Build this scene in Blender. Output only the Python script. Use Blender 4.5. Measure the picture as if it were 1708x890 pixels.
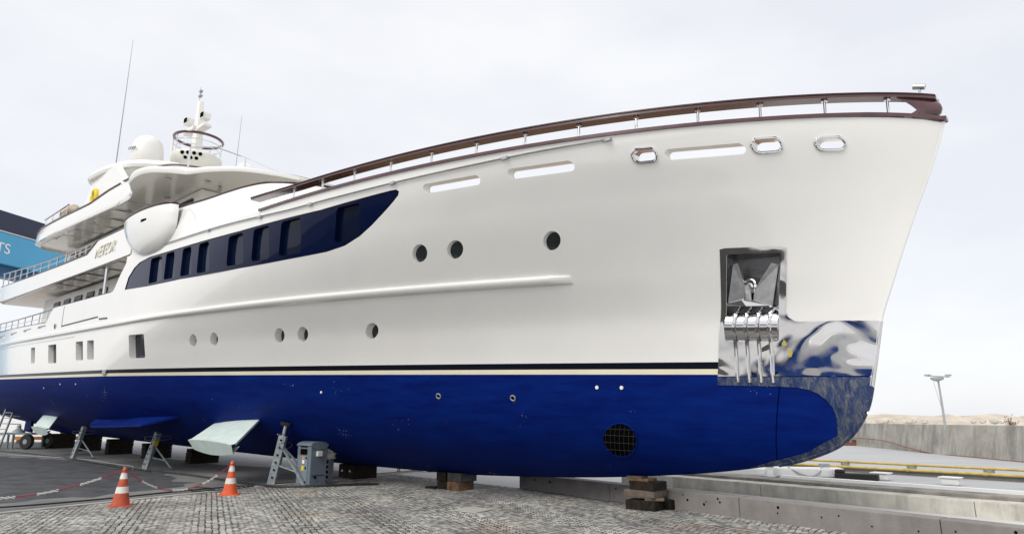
import bpy, bmesh, math, random
import numpy as np
from mathutils import Vector, Matrix
from mathutils.geometry import delaunay_2d_cdt
random.seed(7); rng = np.random.default_rng(7)
for o in list(bpy.data.objects): bpy.data.objects.remove(o)
scene = bpy.context.scene
COL = scene.collection
R = math.radians

# ------------------------------------------------------------------ camera, sky, sun, exposure
cam_d = bpy.data.cameras.new('camera'); cam = bpy.data.objects.new('camera', cam_d); COL.objects.link(cam)
cam.location = (0, 0, 1.70); cam.rotation_euler = (R(90 + 12.95), 0, 0)
cam_d.sensor_width = 36; cam_d.lens = 36 * 1100 / 1708; cam_d.clip_end = 3000; cam_d.clip_start = .1
scene.camera = cam

SUN_EL, SUN_AZ = 44, 214            # azimuth clockwise from +Y: behind the camera's left shoulder, veiled by cloud
world = bpy.data.worlds.new('World'); scene.world = world; world.use_nodes = True
wn = world.node_tree; wn.nodes.clear()
wo = wn.nodes.new('ShaderNodeOutputWorld'); mixs = wn.nodes.new('ShaderNodeMixShader'); mixs.inputs[0].default_value = .9
sky = wn.nodes.new('ShaderNodeTexSky'); sky.sky_type = 'NISHITA'; sky.sun_disc = False
sky.sun_elevation = R(SUN_EL); sky.sun_rotation = R(SUN_AZ)
b1 = wn.nodes.new('ShaderNodeBackground'); b1.inputs[1].default_value = .1
wn.links.new(sky.outputs[0], b1.inputs[0])
tcw = wn.nodes.new('ShaderNodeTexCoord'); mpw = wn.nodes.new('ShaderNodeMapping'); mpw.inputs['Scale'].default_value = (1.3, 1.3, 3.2)
nzw = wn.nodes.new('ShaderNodeTexNoise'); nzw.inputs['Scale'].default_value = 1.7; nzw.inputs['Detail'].default_value = 6; nzw.inputs['Roughness'].default_value = .52
crw = wn.nodes.new('ShaderNodeValToRGB')
crw.color_ramp.elements[0].position = .34; crw.color_ramp.elements[0].color = (.60, .61, .645, 1)
crw.color_ramp.elements[1].position = .62; crw.color_ramp.elements[1].color = (.69, .695, .705, 1)
b2 = wn.nodes.new('ShaderNodeBackground'); b2.inputs[1].default_value = 1.0
wn.links.new(tcw.outputs['Generated'], mpw.inputs[0]); wn.links.new(mpw.outputs[0], nzw.inputs[0]); wn.links.new(nzw.outputs[0], crw.inputs[0]); wn.links.new(crw.outputs[0], b2.inputs[0])
wn.links.new(b1.outputs[0], mixs.inputs[1]); wn.links.new(b2.outputs[0], mixs.inputs[2]); wn.links.new(mixs.outputs[0], wo.inputs[0])

sun_d = bpy.data.lights.new('sun', 'SUN'); sun_d.energy = 1.5; sun_d.angle = R(40); sun_d.color = (1, .96, .9)
sun = bpy.data.objects.new('sun', sun_d); COL.objects.link(sun)
az, el = R(SUN_AZ), R(SUN_EL)
sd = Vector((math.sin(az) * math.cos(el), math.cos(az) * math.cos(el), math.sin(el)))
sun.rotation_euler = (-sd).to_track_quat('-Z', 'Y').to_euler()
vs = scene.view_settings; vs.view_transform = 'Standard'; vs.look = 'None'; vs.gamma = 1; vs.exposure = .57; vs.use_curve_mapping = False
scene.render.engine = 'CYCLES'

# ------------------------------------------------------------------ materials
MATS = {}
def mat(name, col, rough=.5, metal=0., var=0., vscale=6., bump=0., bscale=40., coat=0., spec=.5, col2=None, detail=5.):
    if name in MATS: return MATS[name]
    m = bpy.data.materials.new(name); m.use_nodes = True; nt = m.node_tree; p = nt.nodes['Principled BSDF']
    p.inputs['Base Color'].default_value = (*col, 1); p.inputs['Roughness'].default_value = rough; p.inputs['Metallic'].default_value = metal
    p.inputs['Coat Weight'].default_value = coat; p.inputs['Coat Roughness'].default_value = .05; p.inputs['Specular IOR Level'].default_value = spec
    tc = nt.nodes.new('ShaderNodeTexCoord')
    if var or col2:
        n = nt.nodes.new('ShaderNodeTexNoise'); n.inputs['Scale'].default_value = vscale; n.inputs['Detail'].default_value = detail; n.inputs['Roughness'].default_value = .6
        nt.links.new(tc.outputs['Object'], n.inputs[0])
        cr = nt.nodes.new('ShaderNodeValToRGB'); cr.color_ramp.elements[0].position = .32; cr.color_ramp.elements[1].position = .68
        c2 = col2 or tuple(c * (1 - var) for c in col)
        cr.color_ramp.elements[0].color = (*c2, 1); cr.color_ramp.elements[1].color = (*[min(1, c * (1 + var * .5)) for c in col], 1)
        nt.links.new(n.outputs[0], cr.inputs[0]); nt.links.new(cr.outputs[0], p.inputs['Base Color'])
    if bump:
        n2 = nt.nodes.new('ShaderNodeTexNoise'); n2.inputs['Scale'].default_value = bscale; n2.inputs['Detail'].default_value = 4
        nt.links.new(tc.outputs['Object'], n2.inputs[0])
        bp = nt.nodes.new('ShaderNodeBump'); bp.inputs['Strength'].default_value = bump; bp.inputs['Distance'].default_value = .02
        nt.links.new(n2.outputs[0], bp.inputs['Height']); nt.links.new(bp.outputs[0], p.inputs['Normal'])
    MATS[name] = m
    return m
def nodes_of(m):
    nt = m.node_tree
    return nt, nt.nodes['Principled BSDF'], nt.nodes.new, nt.links.new

white = mat('white_paint', (.83, .82, .79), .12, var=.025, vscale=.7, bump=.035, bscale=1.1, coat=.4)
white_mat = mat('white_gelcoat', (.80, .785, .745), .3, var=.03, vscale=1.2)
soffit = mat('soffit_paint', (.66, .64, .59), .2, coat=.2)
navy_band = mat('navy_glass_band', (.0022, .007, .036), .05, spec=.12)
pane_m = mat('tinted_pane', (.004, .009, .028), .03, spec=.2)
dark_pane = mat('dark_pane', (.008, .011, .022), .08, spec=.3)
pane_grn = mat('porthole_pane', (.016, .024, .026), .05, spec=.4)
black = mat('black_paint', (.004, .006, .014), .3, spec=.12)
cream = mat('cream_stripe', (.78, .72, .55), .3, var=.06, vscale=1.)
teak = mat('varnished_teak', (.085, .030, .034), .18, var=.3, vscale=3., coat=.5)
teak_edge = mat('dark_teak_edge', (.05, .022, .018), .3, var=.25, vscale=5.)
steel = mat('polished_steel', (.75, .75, .76), .10, 1., bump=.05, bscale=3.)
steel_dull = mat('dull_steel', (.50, .51, .52), .32, .9, var=.2, vscale=9.)
dark_in = mat('dark_interior', (.004, .004, .005), .8, spec=.0)
fin_m = mat('pale_fin_primer', (.60, .70, .66), .55, var=.12, vscale=3., bump=.2, bscale=9.)
jack_m = mat('galvanised_grey', (.27, .31, .33), .5, .2, var=.3, vscale=9., bump=.1)
ped_m = mat('pedestal_grey', (.145, .175, .21), .38, var=.1, vscale=5.)
ped_l = mat('pedestal_door_grey', (.19, .225, .265), .38, var=.08, vscale=5.)
plastic_l = mat('light_plastic', (.66, .66, .61), .5, var=.1)
yellow_l = mat('yellow_label', (.75, .55, .03), .5)
white_l = mat('white_label', (.8, .8, .78), .5)
orange_l = mat('orange_label', (.75, .25, .03), .5)
cone_o = mat('cone_orange', (.74, .115, .03), .5, var=.22, vscale=7., bump=.08)
cone_o2 = mat('faded_cone_red', (.50, .085, .035), .55, var=.25, vscale=7., bump=.08)
cone_w = mat('reflective_band', (.72, .70, .66), .5, var=.15, vscale=12.)
chain_r = mat('chain_red', (.30, .02, .035), .5); chain_w = mat('chain_white', (.75, .74, .72), .5)
chain_k = mat('chain_black', (.015, .015, .016), .5)
rubber = mat('black_rubber', (.012, .012, .013), .6, var=.2, vscale=10.)
timb_dark = mat('tarred_timber', (.012, .0115, .011), .85, spec=.12, col2=(.035, .028, .02), vscale=8., bump=.5, bscale=25.)
timb_mid = mat('weathered_timber', (.13, .10, .078), .8, var=.35, vscale=6., bump=.5, bscale=25.)
timb_grey = mat('oiled_grey_timber', (.05, .053, .05), .7, var=.5, vscale=6., bump=.5, bscale=25.)
timb_red = mat('reddish_timber', (.22, .12, .065), .8, col2=(.06, .03, .02), vscale=7., bump=.4, bscale=25.)
yel_pipe = mat('yellow_pipe', (.58, .42, .09), .45, var=.25, vscale=5.)
blue_l = mat('lift_light_blue', (.075, .36, .60), .4, var=.05, vscale=.3)
blue_d = mat('lift_shade_blue', (.012, .09, .20), .5)
navy_l = mat('lift_navy_top', (.022, .03, .065), .6, var=.1, vscale=.3)
cream_dome = mat('cream_dome', (.72, .71, .64), .35)
beige = mat('beige_canvas', (.42, .33, .24), .8, var=.2, vscale=5.)
gold = mat('cream_letters', (.78, .75, .66), .3)
hose_r = mat('red_hose', (.22, .075, .045), .6)
lamp_g = mat('lamp_grey', (.30, .32, .33), .5)
straw = mat('dry_brush', (.16, .11, .075), .9)

def hull_blue():
    m = mat('blue_antifouling', (.002, .012, .12), .6, spec=.06); nt, p, N, Lk = nodes_of(m)
    tc = N('ShaderNodeTexCoord'); mp = N('ShaderNodeMapping'); mp.inputs['Scale'].default_value = (.5, .5, 3.)
    n = N('ShaderNodeTexNoise'); n.inputs['Scale'].default_value = 2.2; n.inputs['Detail'].default_value = 7; n.inputs['Roughness'].default_value = .62
    cr = N('ShaderNodeValToRGB'); cr.color_ramp.elements[0].position = .3; cr.color_ramp.elements[0].color = (.0004, .007, .10, 1)
    cr.color_ramp.elements[1].position = .72; cr.color_ramp.elements[1].color = (.0008, .018, .165, 1)
    Lk(tc.outputs['Object'], mp.inputs[0]); Lk(mp.outputs[0], n.inputs[0]); Lk(n.outputs[0], cr.inputs[0])
    # flaked spots, clustered
    v = N('ShaderNodeTexNoise'); v.inputs['Scale'].default_value = 22; v.inputs['Detail'].default_value = 3; Lk(tc.outputs['Object'], v.inputs[0])
    c = N('ShaderNodeTexNoise'); c.inputs['Scale'].default_value = 1.15; c.inputs['Detail'].default_value = 1; Lk(tc.outputs['Object'], c.inputs[0])
    ml = N('ShaderNodeMath'); ml.operation = 'MULTIPLY'; Lk(v.outputs[0], ml.inputs[0]); Lk(c.outputs[0], ml.inputs[1])
    gt = N('ShaderNodeMapRange'); gt.inputs['From Min'].default_value = .478; gt.inputs['From Max'].default_value = .492; Lk(ml.outputs[0], gt.inputs[0])
    mx = N('ShaderNodeMix'); mx.data_type = 'RGBA'; mx.inputs['B'].default_value = (.35, .38, .45, 1)
    Lk(gt.outputs[0], mx.inputs['Factor']); Lk(cr.outputs[0], mx.inputs['A']); Lk(mx.outputs['Result'], p.inputs['Base Color'])
    rr = N('ShaderNodeMapRange'); rr.inputs['To Min'].default_value = .5; rr.inputs['To Max'].default_value = .72; Lk(n.outputs[0], rr.inputs[0]); Lk(rr.outputs[0], p.inputs['Roughness'])
    bp = N('ShaderNodeBump'); bp.inputs['Strength'].default_value = .15; bp.inputs['Distance'].default_value = .01; Lk(v.outputs[0], bp.inputs['Height']); Lk(bp.outputs[0], p.inputs['Normal'])
    return m
blue = hull_blue()
def chrome_plate():
    m = mat('bow_chrome', (.70, .70, .71), .07, 1.); nt, p, N, Lk = nodes_of(m)
    tc = N('ShaderNodeTexCoord')
    n = N('ShaderNodeTexNoise'); n.inputs['Scale'].default_value = .9; n.inputs['Detail'].default_value = 1.7; n.inputs['Distortion'].default_value = .6
    Lk(tc.outputs['Object'], n.inputs[0])
    bp = N('ShaderNodeBump'); bp.inputs['Strength'].default_value = .7; bp.inputs['Distance'].default_value = .10; Lk(n.outputs[0], bp.inputs['Height']); Lk(bp.outputs[0], p.inputs['Normal'])
    # salt film and scuffs, heavier near the waterline
    n2 = N('ShaderNodeTexNoise'); n2.inputs['Scale'].default_value = 5; n2.inputs['Detail'].default_value = 6; Lk(tc.outputs['Object'], n2.inputs[0])
    mr = N('ShaderNodeMapRange'); mr.inputs['From Min'].default_value = .42; mr.inputs['From Max'].default_value = .7; mr.inputs['To Min'].default_value = .03; mr.inputs['To Max'].default_value = .13
    Lk(n2.outputs[0], mr.inputs[0]); Lk(mr.outputs[0], p.inputs['Roughness'])
    # yellow scuff paint left by the chain
    n3 = N('ShaderNodeTexNoise'); n3.inputs['Scale'].default_value = 6; n3.inputs['Detail'].default_value = 3
    mp3 = N('ShaderNodeMapping'); mp3.inputs['Scale'].default_value = (1.4, 1, .8); Lk(tc.outputs['Object'], mp3.inputs[0]); Lk(mp3.outputs[0], n3.inputs[0])
    g = N('ShaderNodeVectorMath'); g.operation = 'DISTANCE'; g.inputs[1].default_value = (-1.27, -.55, 2.72); Lk(tc.outputs['Object'], g.inputs[0])
    fm = N('ShaderNodeMapRange'); fm.inputs['From Min'].default_value = .10; fm.inputs['From Max'].default_value = .42; fm.inputs['To Min'].default_value = .16; fm.inputs['To Max'].default_value = -.2; Lk(g.outputs['Value'], fm.inputs[0])
    ad = N('ShaderNodeMath'); ad.operation = 'ADD'; Lk(n3.outputs[0], ad.inputs[0]); Lk(fm.outputs[0], ad.inputs[1])
    th = N('ShaderNodeMapRange'); th.inputs['From Min'].default_value = .60; th.inputs['From Max'].default_value = .64; Lk(ad.outputs[0], th.inputs[0])
    mx = N('ShaderNodeMix'); mx.data_type = 'RGBA'; mx.inputs['A'].default_value = (.70, .70, .71, 1); mx.inputs['B'].default_value = (.50, .40, .05, 1)
    Lk(th.outputs[0], mx.inputs['Factor']); Lk(mx.outputs['Result'], p.inputs['Base Color'])
    inv = N('ShaderNodeMath'); inv.operation = 'SUBTRACT'; inv.inputs[0].default_value = 1; Lk(th.outputs[0], inv.inputs[1]); Lk(inv.outputs[0], p.inputs['Metallic'])
    return m
chrome = chrome_plate()
def worn_metal():
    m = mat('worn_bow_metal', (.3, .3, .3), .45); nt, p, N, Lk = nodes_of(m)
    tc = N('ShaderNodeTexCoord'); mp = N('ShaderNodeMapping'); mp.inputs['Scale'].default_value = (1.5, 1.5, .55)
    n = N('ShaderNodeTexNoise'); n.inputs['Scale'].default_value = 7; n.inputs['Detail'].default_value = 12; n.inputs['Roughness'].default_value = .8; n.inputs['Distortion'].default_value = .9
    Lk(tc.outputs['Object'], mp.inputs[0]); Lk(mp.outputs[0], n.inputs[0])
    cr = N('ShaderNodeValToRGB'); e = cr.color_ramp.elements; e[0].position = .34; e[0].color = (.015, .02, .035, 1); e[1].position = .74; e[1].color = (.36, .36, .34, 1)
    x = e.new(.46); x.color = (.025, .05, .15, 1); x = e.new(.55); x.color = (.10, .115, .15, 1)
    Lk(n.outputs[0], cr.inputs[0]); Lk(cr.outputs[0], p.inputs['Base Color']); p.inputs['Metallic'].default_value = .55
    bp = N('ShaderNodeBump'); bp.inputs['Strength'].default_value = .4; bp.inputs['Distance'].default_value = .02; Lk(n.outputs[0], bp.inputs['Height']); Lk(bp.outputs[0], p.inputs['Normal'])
    return m
worn = worn_metal()
def concrete(name, base, dark, streak=0., scale=1.2, rough=.85, ax=(1, 1, 1), bump=.25):
    m = mat(name, base, rough); nt, p, N, Lk = nodes_of(m)
    tc = N('ShaderNodeTexCoord')
    n = N('ShaderNodeTexNoise'); n.inputs['Scale'].default_value = scale; n.inputs['Detail'].default_value = 8; n.inputs['Roughness'].default_value = .65
    mp = N('ShaderNodeMapping'); mp.inputs['Scale'].default_value = ax
    Lk(tc.outputs['Object'], mp.inputs[0]); Lk(mp.outputs[0], n.inputs[0])
    cr = N('ShaderNodeValToRGB'); cr.color_ramp.elements[0].position = .33; cr.color_ramp.elements[0].color = (*dark, 1); cr.color_ramp.elements[1].position = .66; cr.color_ramp.elements[1].color = (*base, 1)
    Lk(n.outputs[0], cr.inputs[0]); out = cr.outputs[0]
    if streak:
        mp2 = N('ShaderNodeMapping'); mp2.inputs['Scale'].default_value = (.8, .8, .13)
        n2 = N('ShaderNodeTexNoise'); n2.inputs['Scale'].default_value = 2.2; n2.inputs['Detail'].default_value = 7; n2.inputs['Roughness'].default_value = .7
        Lk(tc.outputs['Object'], mp2.inputs[0]); Lk(mp2.outputs[0], n2.inputs[0])
        mr = N('ShaderNodeMapRange'); mr.inputs['From Min'].default_value = .46; mr.inputs['From Max'].default_value = .68; mr.inputs['To Max'].default_value = streak; Lk(n2.outputs[0], mr.inputs[0])
        mx = N('ShaderNodeMix'); mx.data_type = 'RGBA'; mx.inputs['B'].default_value = (.10, .095, .09, 1); Lk(mr.outputs[0], mx.inputs['Factor']); Lk(out, mx.inputs['A']); out = mx.outputs['Result']
    Lk(out, p.inputs['Base Color'])
    n3 = N('ShaderNodeTexNoise'); n3.inputs['Scale'].default_value = 30; n3.inputs['Detail'].default_value = 5; Lk(tc.outputs['Object'], n3.inputs[0])
    bp = N('ShaderNodeBump'); bp.inputs['Strength'].default_value = bump; bp.inputs['Distance'].default_value = .02; Lk(n3.outputs[0], bp.inputs['Height']); Lk(bp.outputs[0], p.inputs['Normal'])
    return m
yard_c = concrete('yard_concrete', (.66, .65, .63), (.55, .54, .525), scale=.35, bump=.1)
slab_c = concrete('grey_slab', (.22, .217, .21), (.12, .12, .12), scale=.6)
asph_c = concrete('asphalt', (.085, .087, .094), (.02, .021, .025), scale=1.6, bump=.5)
apron_c = concrete('smooth_apron', (.46, .465, .47), (.37, .375, .38), scale=.5, ax=(.4, 2.5, 1))
wall_c = concrete('stained_wall', (.44, .42, .375), (.27, .255, .225), streak=.7, scale=.8)
beam_c = concrete('dock_beam', (.74, .72, .63), (.54, .52, .45), streak=.5, scale=2.)
low_c = concrete('low_wall_concrete', (.27, .25, .232), (.19, .178, .165), streak=.25, scale=1.8)
cover_c = concrete('cover_concrete', (.46, .45, .40), (.36, .35, .31), scale=3.)
strip_c = concrete('pale_edge_strip', (.48, .46, .43), (.26, .25, .23), scale=3.)
rock_c = concrete('pale_rock', (.62, .55, .46), (.40, .35, .29), scale=.25)
def sett_mat():
    m = mat('granite_setts', (.3, .3, .3), .75); nt, p, N, Lk = nodes_of(m)
    ge = N('ShaderNodeNewGeometry'); oi = N('ShaderNodeObjectInfo')
    ad = N('ShaderNodeMath'); ad.operation = 'ADD'; Lk(ge.outputs['Random Per Island'], ad.inputs[0]); Lk(oi.outputs['Random'], ad.inputs[1])
    fr = N('ShaderNodeMath'); fr.operation = 'FRACT'; Lk(ad.outputs[0], fr.inputs[0])
    cr = N('ShaderNodeValToRGB'); e = cr.color_ramp.elements; e[0].color = (.20, .198, .188, 1); e[1].color = (.52, .51, .475, 1); x = e.new(.5); x.color = (.37, .365, .34, 1)
    Lk(fr.outputs[0], cr.inputs[0])
    n = N('ShaderNodeTexNoise'); n.inputs['Scale'].default_value = .55; n.inputs['Detail'].default_value = 6; n.inputs['Roughness'].default_value = .62; Lk(ge.outputs['Position'], n.inputs[0])
    c2 = N('ShaderNodeValToRGB'); e = c2.color_ramp.elements; e[0].position = .34; e[0].color = (.55, .55, .56, 1); e[1].position = .62; e[1].color = (1.1, 1.09, 1.05, 1)
    Lk(n.outputs[0], c2.inputs[0])
    mx = N('ShaderNodeMix'); mx.data_type = 'RGBA'; mx.blend_type = 'MULTIPLY'; mx.inputs['Factor'].default_value = 1; Lk(cr.outputs[0], mx.inputs['A']); Lk(c2.outputs[0], mx.inputs['B'])
    # rusty stains
    n2 = N('ShaderNodeTexNoise'); n2.inputs['Scale'].default_value = .8; n2.inputs['Detail'].default_value = 4; mp = N('ShaderNodeMapping'); mp.inputs['Location'].default_value = (3.3, 7.1, 0)
    Lk(ge.outputs['Position'], mp.inputs[0]); Lk(mp.outputs[0], n2.inputs[0])
    mr = N('ShaderNodeMapRange'); mr.inputs['From Min'].default_value = .56; mr.inputs['From Max'].default_value = .72; mr.inputs['To Max'].default_value = .5; Lk(n2.outputs[0], mr.inputs[0])
    m2 = N('ShaderNodeMix'); m2.data_type = 'RGBA'; m2.inputs['B'].default_value = (.30, .20, .13, 1); Lk(mr.outputs[0], m2.inputs['Factor']); Lk(mx.outputs['Result'], m2.inputs['A'])
    Lk(m2.outputs['Result'], p.inputs['Base Color'])
    n3 = N('ShaderNodeTexNoise'); n3.inputs['Scale'].default_value = 45; Lk(ge.outputs['Position'], n3.inputs[0])
    bp = N('ShaderNodeBump'); bp.inputs['Strength'].default_value = .4; bp.inputs['Distance'].default_value = .01; Lk(n3.outputs[0], bp.inputs['Height']); Lk(bp.outputs[0], p.inputs['Normal'])
    return m
setts_m = sett_mat()
joint_m = concrete('sett_joints', (.04, .038, .034), (.018, .017, .015), scale=6.)

# ------------------------------------------------------------------ mesh helpers
class MB:
    def __init__(s): s.v = []; s.f = []
    def add(s, vs, fs):
        o = len(s.v); s.v += [tuple(map(float, p)) for p in vs]; s.f += [tuple(i + o for i in f) for f in fs]; return s
    def box(s, c, d, M=None, taper=1.):
        x, y, z = [k / 2 for k in d]; P = []
        for zz, t in ((-z, 1), (z, taper)):
            for a, b in ((-1, -1), (1, -1), (1, 1), (-1, 1)): P.append(Vector((a * x * t, b * y * t, zz)))
        P = [(M @ p if M else p) + Vector(c) for p in P]
        return s.add(P, [(3, 2, 1, 0), (4, 5, 6, 7), (0, 1, 5, 4), (1, 2, 6, 5), (2, 3, 7, 6), (3, 0, 4, 7)])
    def beam(s, a, b, w, h, up=(0, 0, 1)):
        a = Vector(a); b = Vector(b); d = (b - a).normalized(); u = Vector(up)
        if abs(d.dot(u)) > .95: u = Vector((1, 0, 0)) if abs(d.x) < .9 else Vector((0, 1, 0))
        r = d.cross(u).normalized(); u = r.cross(d)
        P = [q + r * i * w / 2 + u * j * h / 2 for q in (a, b) for i, j in ((-1, -1), (1, -1), (1, 1), (-1, 1))]
        return s.add(P, [(0, 1, 2, 3), (7, 6, 5, 4), (4, 5, 1, 0), (5, 6, 2, 1), (6, 7, 3, 2), (7, 4, 0, 3)])
    def tube(s, pts, r, n=8, closed=False, cap=True, flat=1., up=None):
        pts = [Vector(p) for p in pts]; m = len(pts); rs = r if isinstance(r, (list, tuple)) else [r] * m; V = []
        for i, p in enumerate(pts):
            a = pts[(i - 1) % m] if (closed or i > 0) else p; b = pts[(i + 1) % m] if (closed or i < m - 1) else p
            d = (b - a).normalized(); u = Vector(up) if up else (Vector((0, 0, 1)) if abs(d.z) < .9 else Vector((1, 0, 0)))
            q = d.cross(u).normalized(); w = q.cross(d)
            for k in range(n):
                t = 2 * math.pi * k / n; V.append(p + q * (math.cos(t) * rs[i]) + w * (math.sin(t) * rs[i] * flat))
        F = []
        for i in range(m if closed else m - 1):
            j = (i + 1) % m
            for k in range(n):
                l = (k + 1) % n; F.append((i * n + k, i * n + l, j * n + l, j * n + k))
        if cap and not closed: F += [tuple(reversed(range(n))), tuple((m - 1) * n + k for k in range(n))]
        return s.add(V, F)
    def lathe(s, prof, n=24, c=(0, 0, 0), M=None):
        V = []; F = []; c = Vector(c)
        for r, z in prof:
            for k in range(n):
                t = 2 * math.pi * k / n; p = Vector((r * math.cos(t), r * math.sin(t), z)); V.append((M @ p if M else p) + c)
        for i in range(len(prof) - 1):
            for k in range(n):
                l = (k + 1) % n; F.append((i * n + k, i * n + l, (i + 1) * n + l, (i + 1) * n + k))
        F.append(tuple(reversed(range(n)))); F.append(tuple((len(prof) - 1) * n + k for k in range(n)))
        return s.add(V, F)
    def prism(s, bottom, top):
        n = len(bottom); F = [tuple(reversed(range(n))), tuple(range(n, 2 * n))]
        for k in range(n): l = (k + 1) % n; F.append((k, l, n + l, n + k))
        return s.add(list(bottom) + list(top), F)
    def grid(s, rows):
        n = len(rows[0]); V = [p for r in rows for p in r]; F = []
        for i in range(len(rows) - 1):
            for k in range(n - 1): F.append((i * n + k, i * n + k + 1, (i + 1) * n + k + 1, (i + 1) * n + k))
        return s.add(V, F)
    def mesh(s, name, smooth=False, fix=True, angle=40, bevel=0.):
        me = bpy.data.meshes.new(name); me.from_pydata(s.v, [], s.f); me.validate()
        bm = bmesh.new(); bm.from_mesh(me)
        if fix: bmesh.ops.recalc_face_normals(bm, faces=bm.faces)
        if bevel:
            ed = [e for e in bm.edges if len(e.link_faces) == 2 and e.calc_face_angle(0) > .6]
            bmesh.ops.bevel(bm, geom=ed, offset=bevel, segments=2, affect='EDGES', profile=.6)
        if smooth:
            for f in bm.faces: f.smooth = True
            for e in bm.edges:
                if len(e.link_faces) == 2 and e.calc_face_angle(0) > R(angle): e.smooth = False
        bm.to_mesh(me); bm.free(); return me
def link(name, me, m, parent=None):
    o = bpy.data.objects.new(name, me); COL.objects.link(o)
    if me is not None and m is not None and not me.materials: me.materials.append(m)
    if parent: o.parent = parent
    return o
def part(name, mb, m, parent=None, smooth=False, **k): return link(name, mb.mesh(name, smooth, **k), m, parent)
def tag(o, label=None, cat=None, group=None, kind=None):
    if label: o['label'] = label
    if cat: o['category'] = cat
    if group: o['group'] = group
    if kind: o['kind'] = kind
    return o
def empty(name, loc=(0, 0, 0), rz=0):
    o = bpy.data.objects.new(name, None); COL.objects.link(o); o.location = loc; o.rotation_euler = (0, 0, rz); o.empty_display_size = .2; return o
def text_mesh(txt, size, extrude, shear=0.):
    c = bpy.data.curves.new('lettering', 'FONT'); c.body = txt; c.size = size; c.extrude = extrude; c.shear = shear; c.align_x = 'LEFT'
    o = bpy.data.objects.new('lettering', c); COL.objects.link(o); bpy.context.view_layer.update()
    me = bpy.data.meshes.new_from_object(o.evaluated_get(bpy.context.evaluated_depsgraph_get())); bpy.data.objects.remove(o); return me

# ------------------------------------------------------------------ hull form: s metres aft of the stem, b metres to starboard, z metres up
STZ=[-0.75,-0.5,-0.3,-0.1,0.0,0.08,0.2,0.31,0.5,0.75,1.01,1.32,1.63,1.95,2.4,2.88,3.23,3.72,4.71,5.67,6.22,7.0]
STS=[49.,40.,28.,16.,12.,9.36,7.4,5.96,4.1,2.35,1.25,0.60,0.33,0.18,0.08,-0.02,-0.09,-0.26,-0.63,-1.02,-1.2,-1.4]
LV=np.array([
 [-0.75,0.20,5.0,1.5,1.0],[-0.3,0.45,9.0,1.5,1.0],[0.0,1.40,16.,1.5,1.0],[0.3,2.25,20.,1.5,1.0],[0.7,3.00,23.,1.5,1.0],[1.2,3.58,24.5,1.5,1.0],
 [1.8,4.02,24.5,1.5,1.0],[2.4,4.24,24.,1.5,1.0],[3.2,4.34,23.,1.65,1.0],[4.1,4.40,21.,1.95,.96],[5.3,4.42,18.5,2.35,.90],[6.3,4.42,17.,2.6,.85],[7.6,4.40,16.,2.6,.85]])
def pchip(x,y):
    x=np.asarray(x,float);y=np.asarray(y,float);h=np.diff(x);d=np.diff(y)/h
    m=np.zeros(len(x));m[0]=d[0];m[-1]=d[-1]
    for i in range(1,len(x)-1):
        if d[i-1]*d[i]>0:
            w1=2*h[i]+h[i-1];w2=h[i]+2*h[i-1];m[i]=(w1+w2)/(w1/d[i-1]+w2/d[i])
    def f(q):
        q=np.clip(np.asarray(q,float),x[0],x[-1]);k=np.clip(np.searchsorted(x,q)-1,0,len(x)-2)
        t=(q-x[k])/h[k]
        return (y[k]*(1+2*t)*(1-t)**2+m[k]*h[k]*t*(1-t)**2+y[k+1]*t*t*(3-2*t)+m[k+1]*h[k]*t*t*(t-1))
    return f
stem=pchip(STZ,STS)
keelz=pchip(STS[::-1],STZ[::-1])
_LV=[pchip(LV[:,0],LV[:,i]) for i in range(5)]
def hullb(s,z):
    s=np.asarray(s,float); z=np.asarray(z,float)
    B,L,p,q=[f(z) for f in _LV[1:]]
    x=np.clip((s-stem(z))/L,0,1)**q
    b=B*(1-(1-x)**p)
    aft=np.clip((s-34)/16,0,1)
    return b*(1-.10*aft*aft)+.03

# ------------------------------------------------------------------ the ground
def flat(name, pts, z, m, kind='structure', label=None, cat=None, parent=None, th=0.):
    mb = MB()
    if th: mb.prism([(x, y, z - th) for x, y in pts], [(x, y, z) for x, y in pts])
    else: mb.add([(x, y, z) for x, y in pts], [tuple(range(len(pts)))])
    o = part(name, mb, m, parent); tag(o, label, cat, None, kind); return o
flat('ground', [(-900, -400), (900, -400), (900, 1500), (-900, 1500)], 0, yard_c, label='pale concrete boatyard ground reaching to the horizon')
SLAB = [(-60, -6), (-11.6, -6), (-11.35, 9.0), (-9.31, 12.70), (-6.33, 17.66), (-4.9, 19.5), (-3.75, 21.6), (-6.5, 23.6), (-11, 26), (-17, 32), (-24, 40), (-34, 52), (-60, 52)]
flat('grey_slab_pavement', SLAB, .004, slab_c, label='grey concrete slab running under the yacht at left')
AS = [(-27, 33.2), (-19.4, 29.6), (-15.4, 26.4), (-10.6, 21.3), (-8.9, 18.9), (-8.5, 17.6), (-9.1, 15.9), (-10.75, 14.3), (-14, 9), (-30, 9), (-40, 25)]; AS2 = []
for (x0, y0), (x1, y1) in zip(AS, AS[1:] + AS[:1]):
    n = max(1, int(math.hypot(x1 - x0, y1 - y0) / .45))
    for k in range(n): AS2.append((x0 + (x1 - x0) * k / n + rng.uniform(-.22, .22), y0 + (y1 - y0) * k / n + rng.uniform(-.3, .3)))
flat('asphalt_patch', AS2, .008, asph_c, label='dark worn asphalt patch behind the traffic cones')
COB = [(-11.2, 9.0), (-9.22, 12.66), (-6.25, 17.62), (-4.82, 19.3), (-3.6, 21.45), (0.2, 17.2), (2.94, 13.88), (4.16, 12.25), (5.21, 10.59), (7.6, 7.0), (7.6, 4.5), (-11.2, 4.5)]
paving = flat('cobblestone_paving', COB, .0205, joint_m, label='grey granite cobblestones laid in fan arcs in the foreground')
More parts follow.
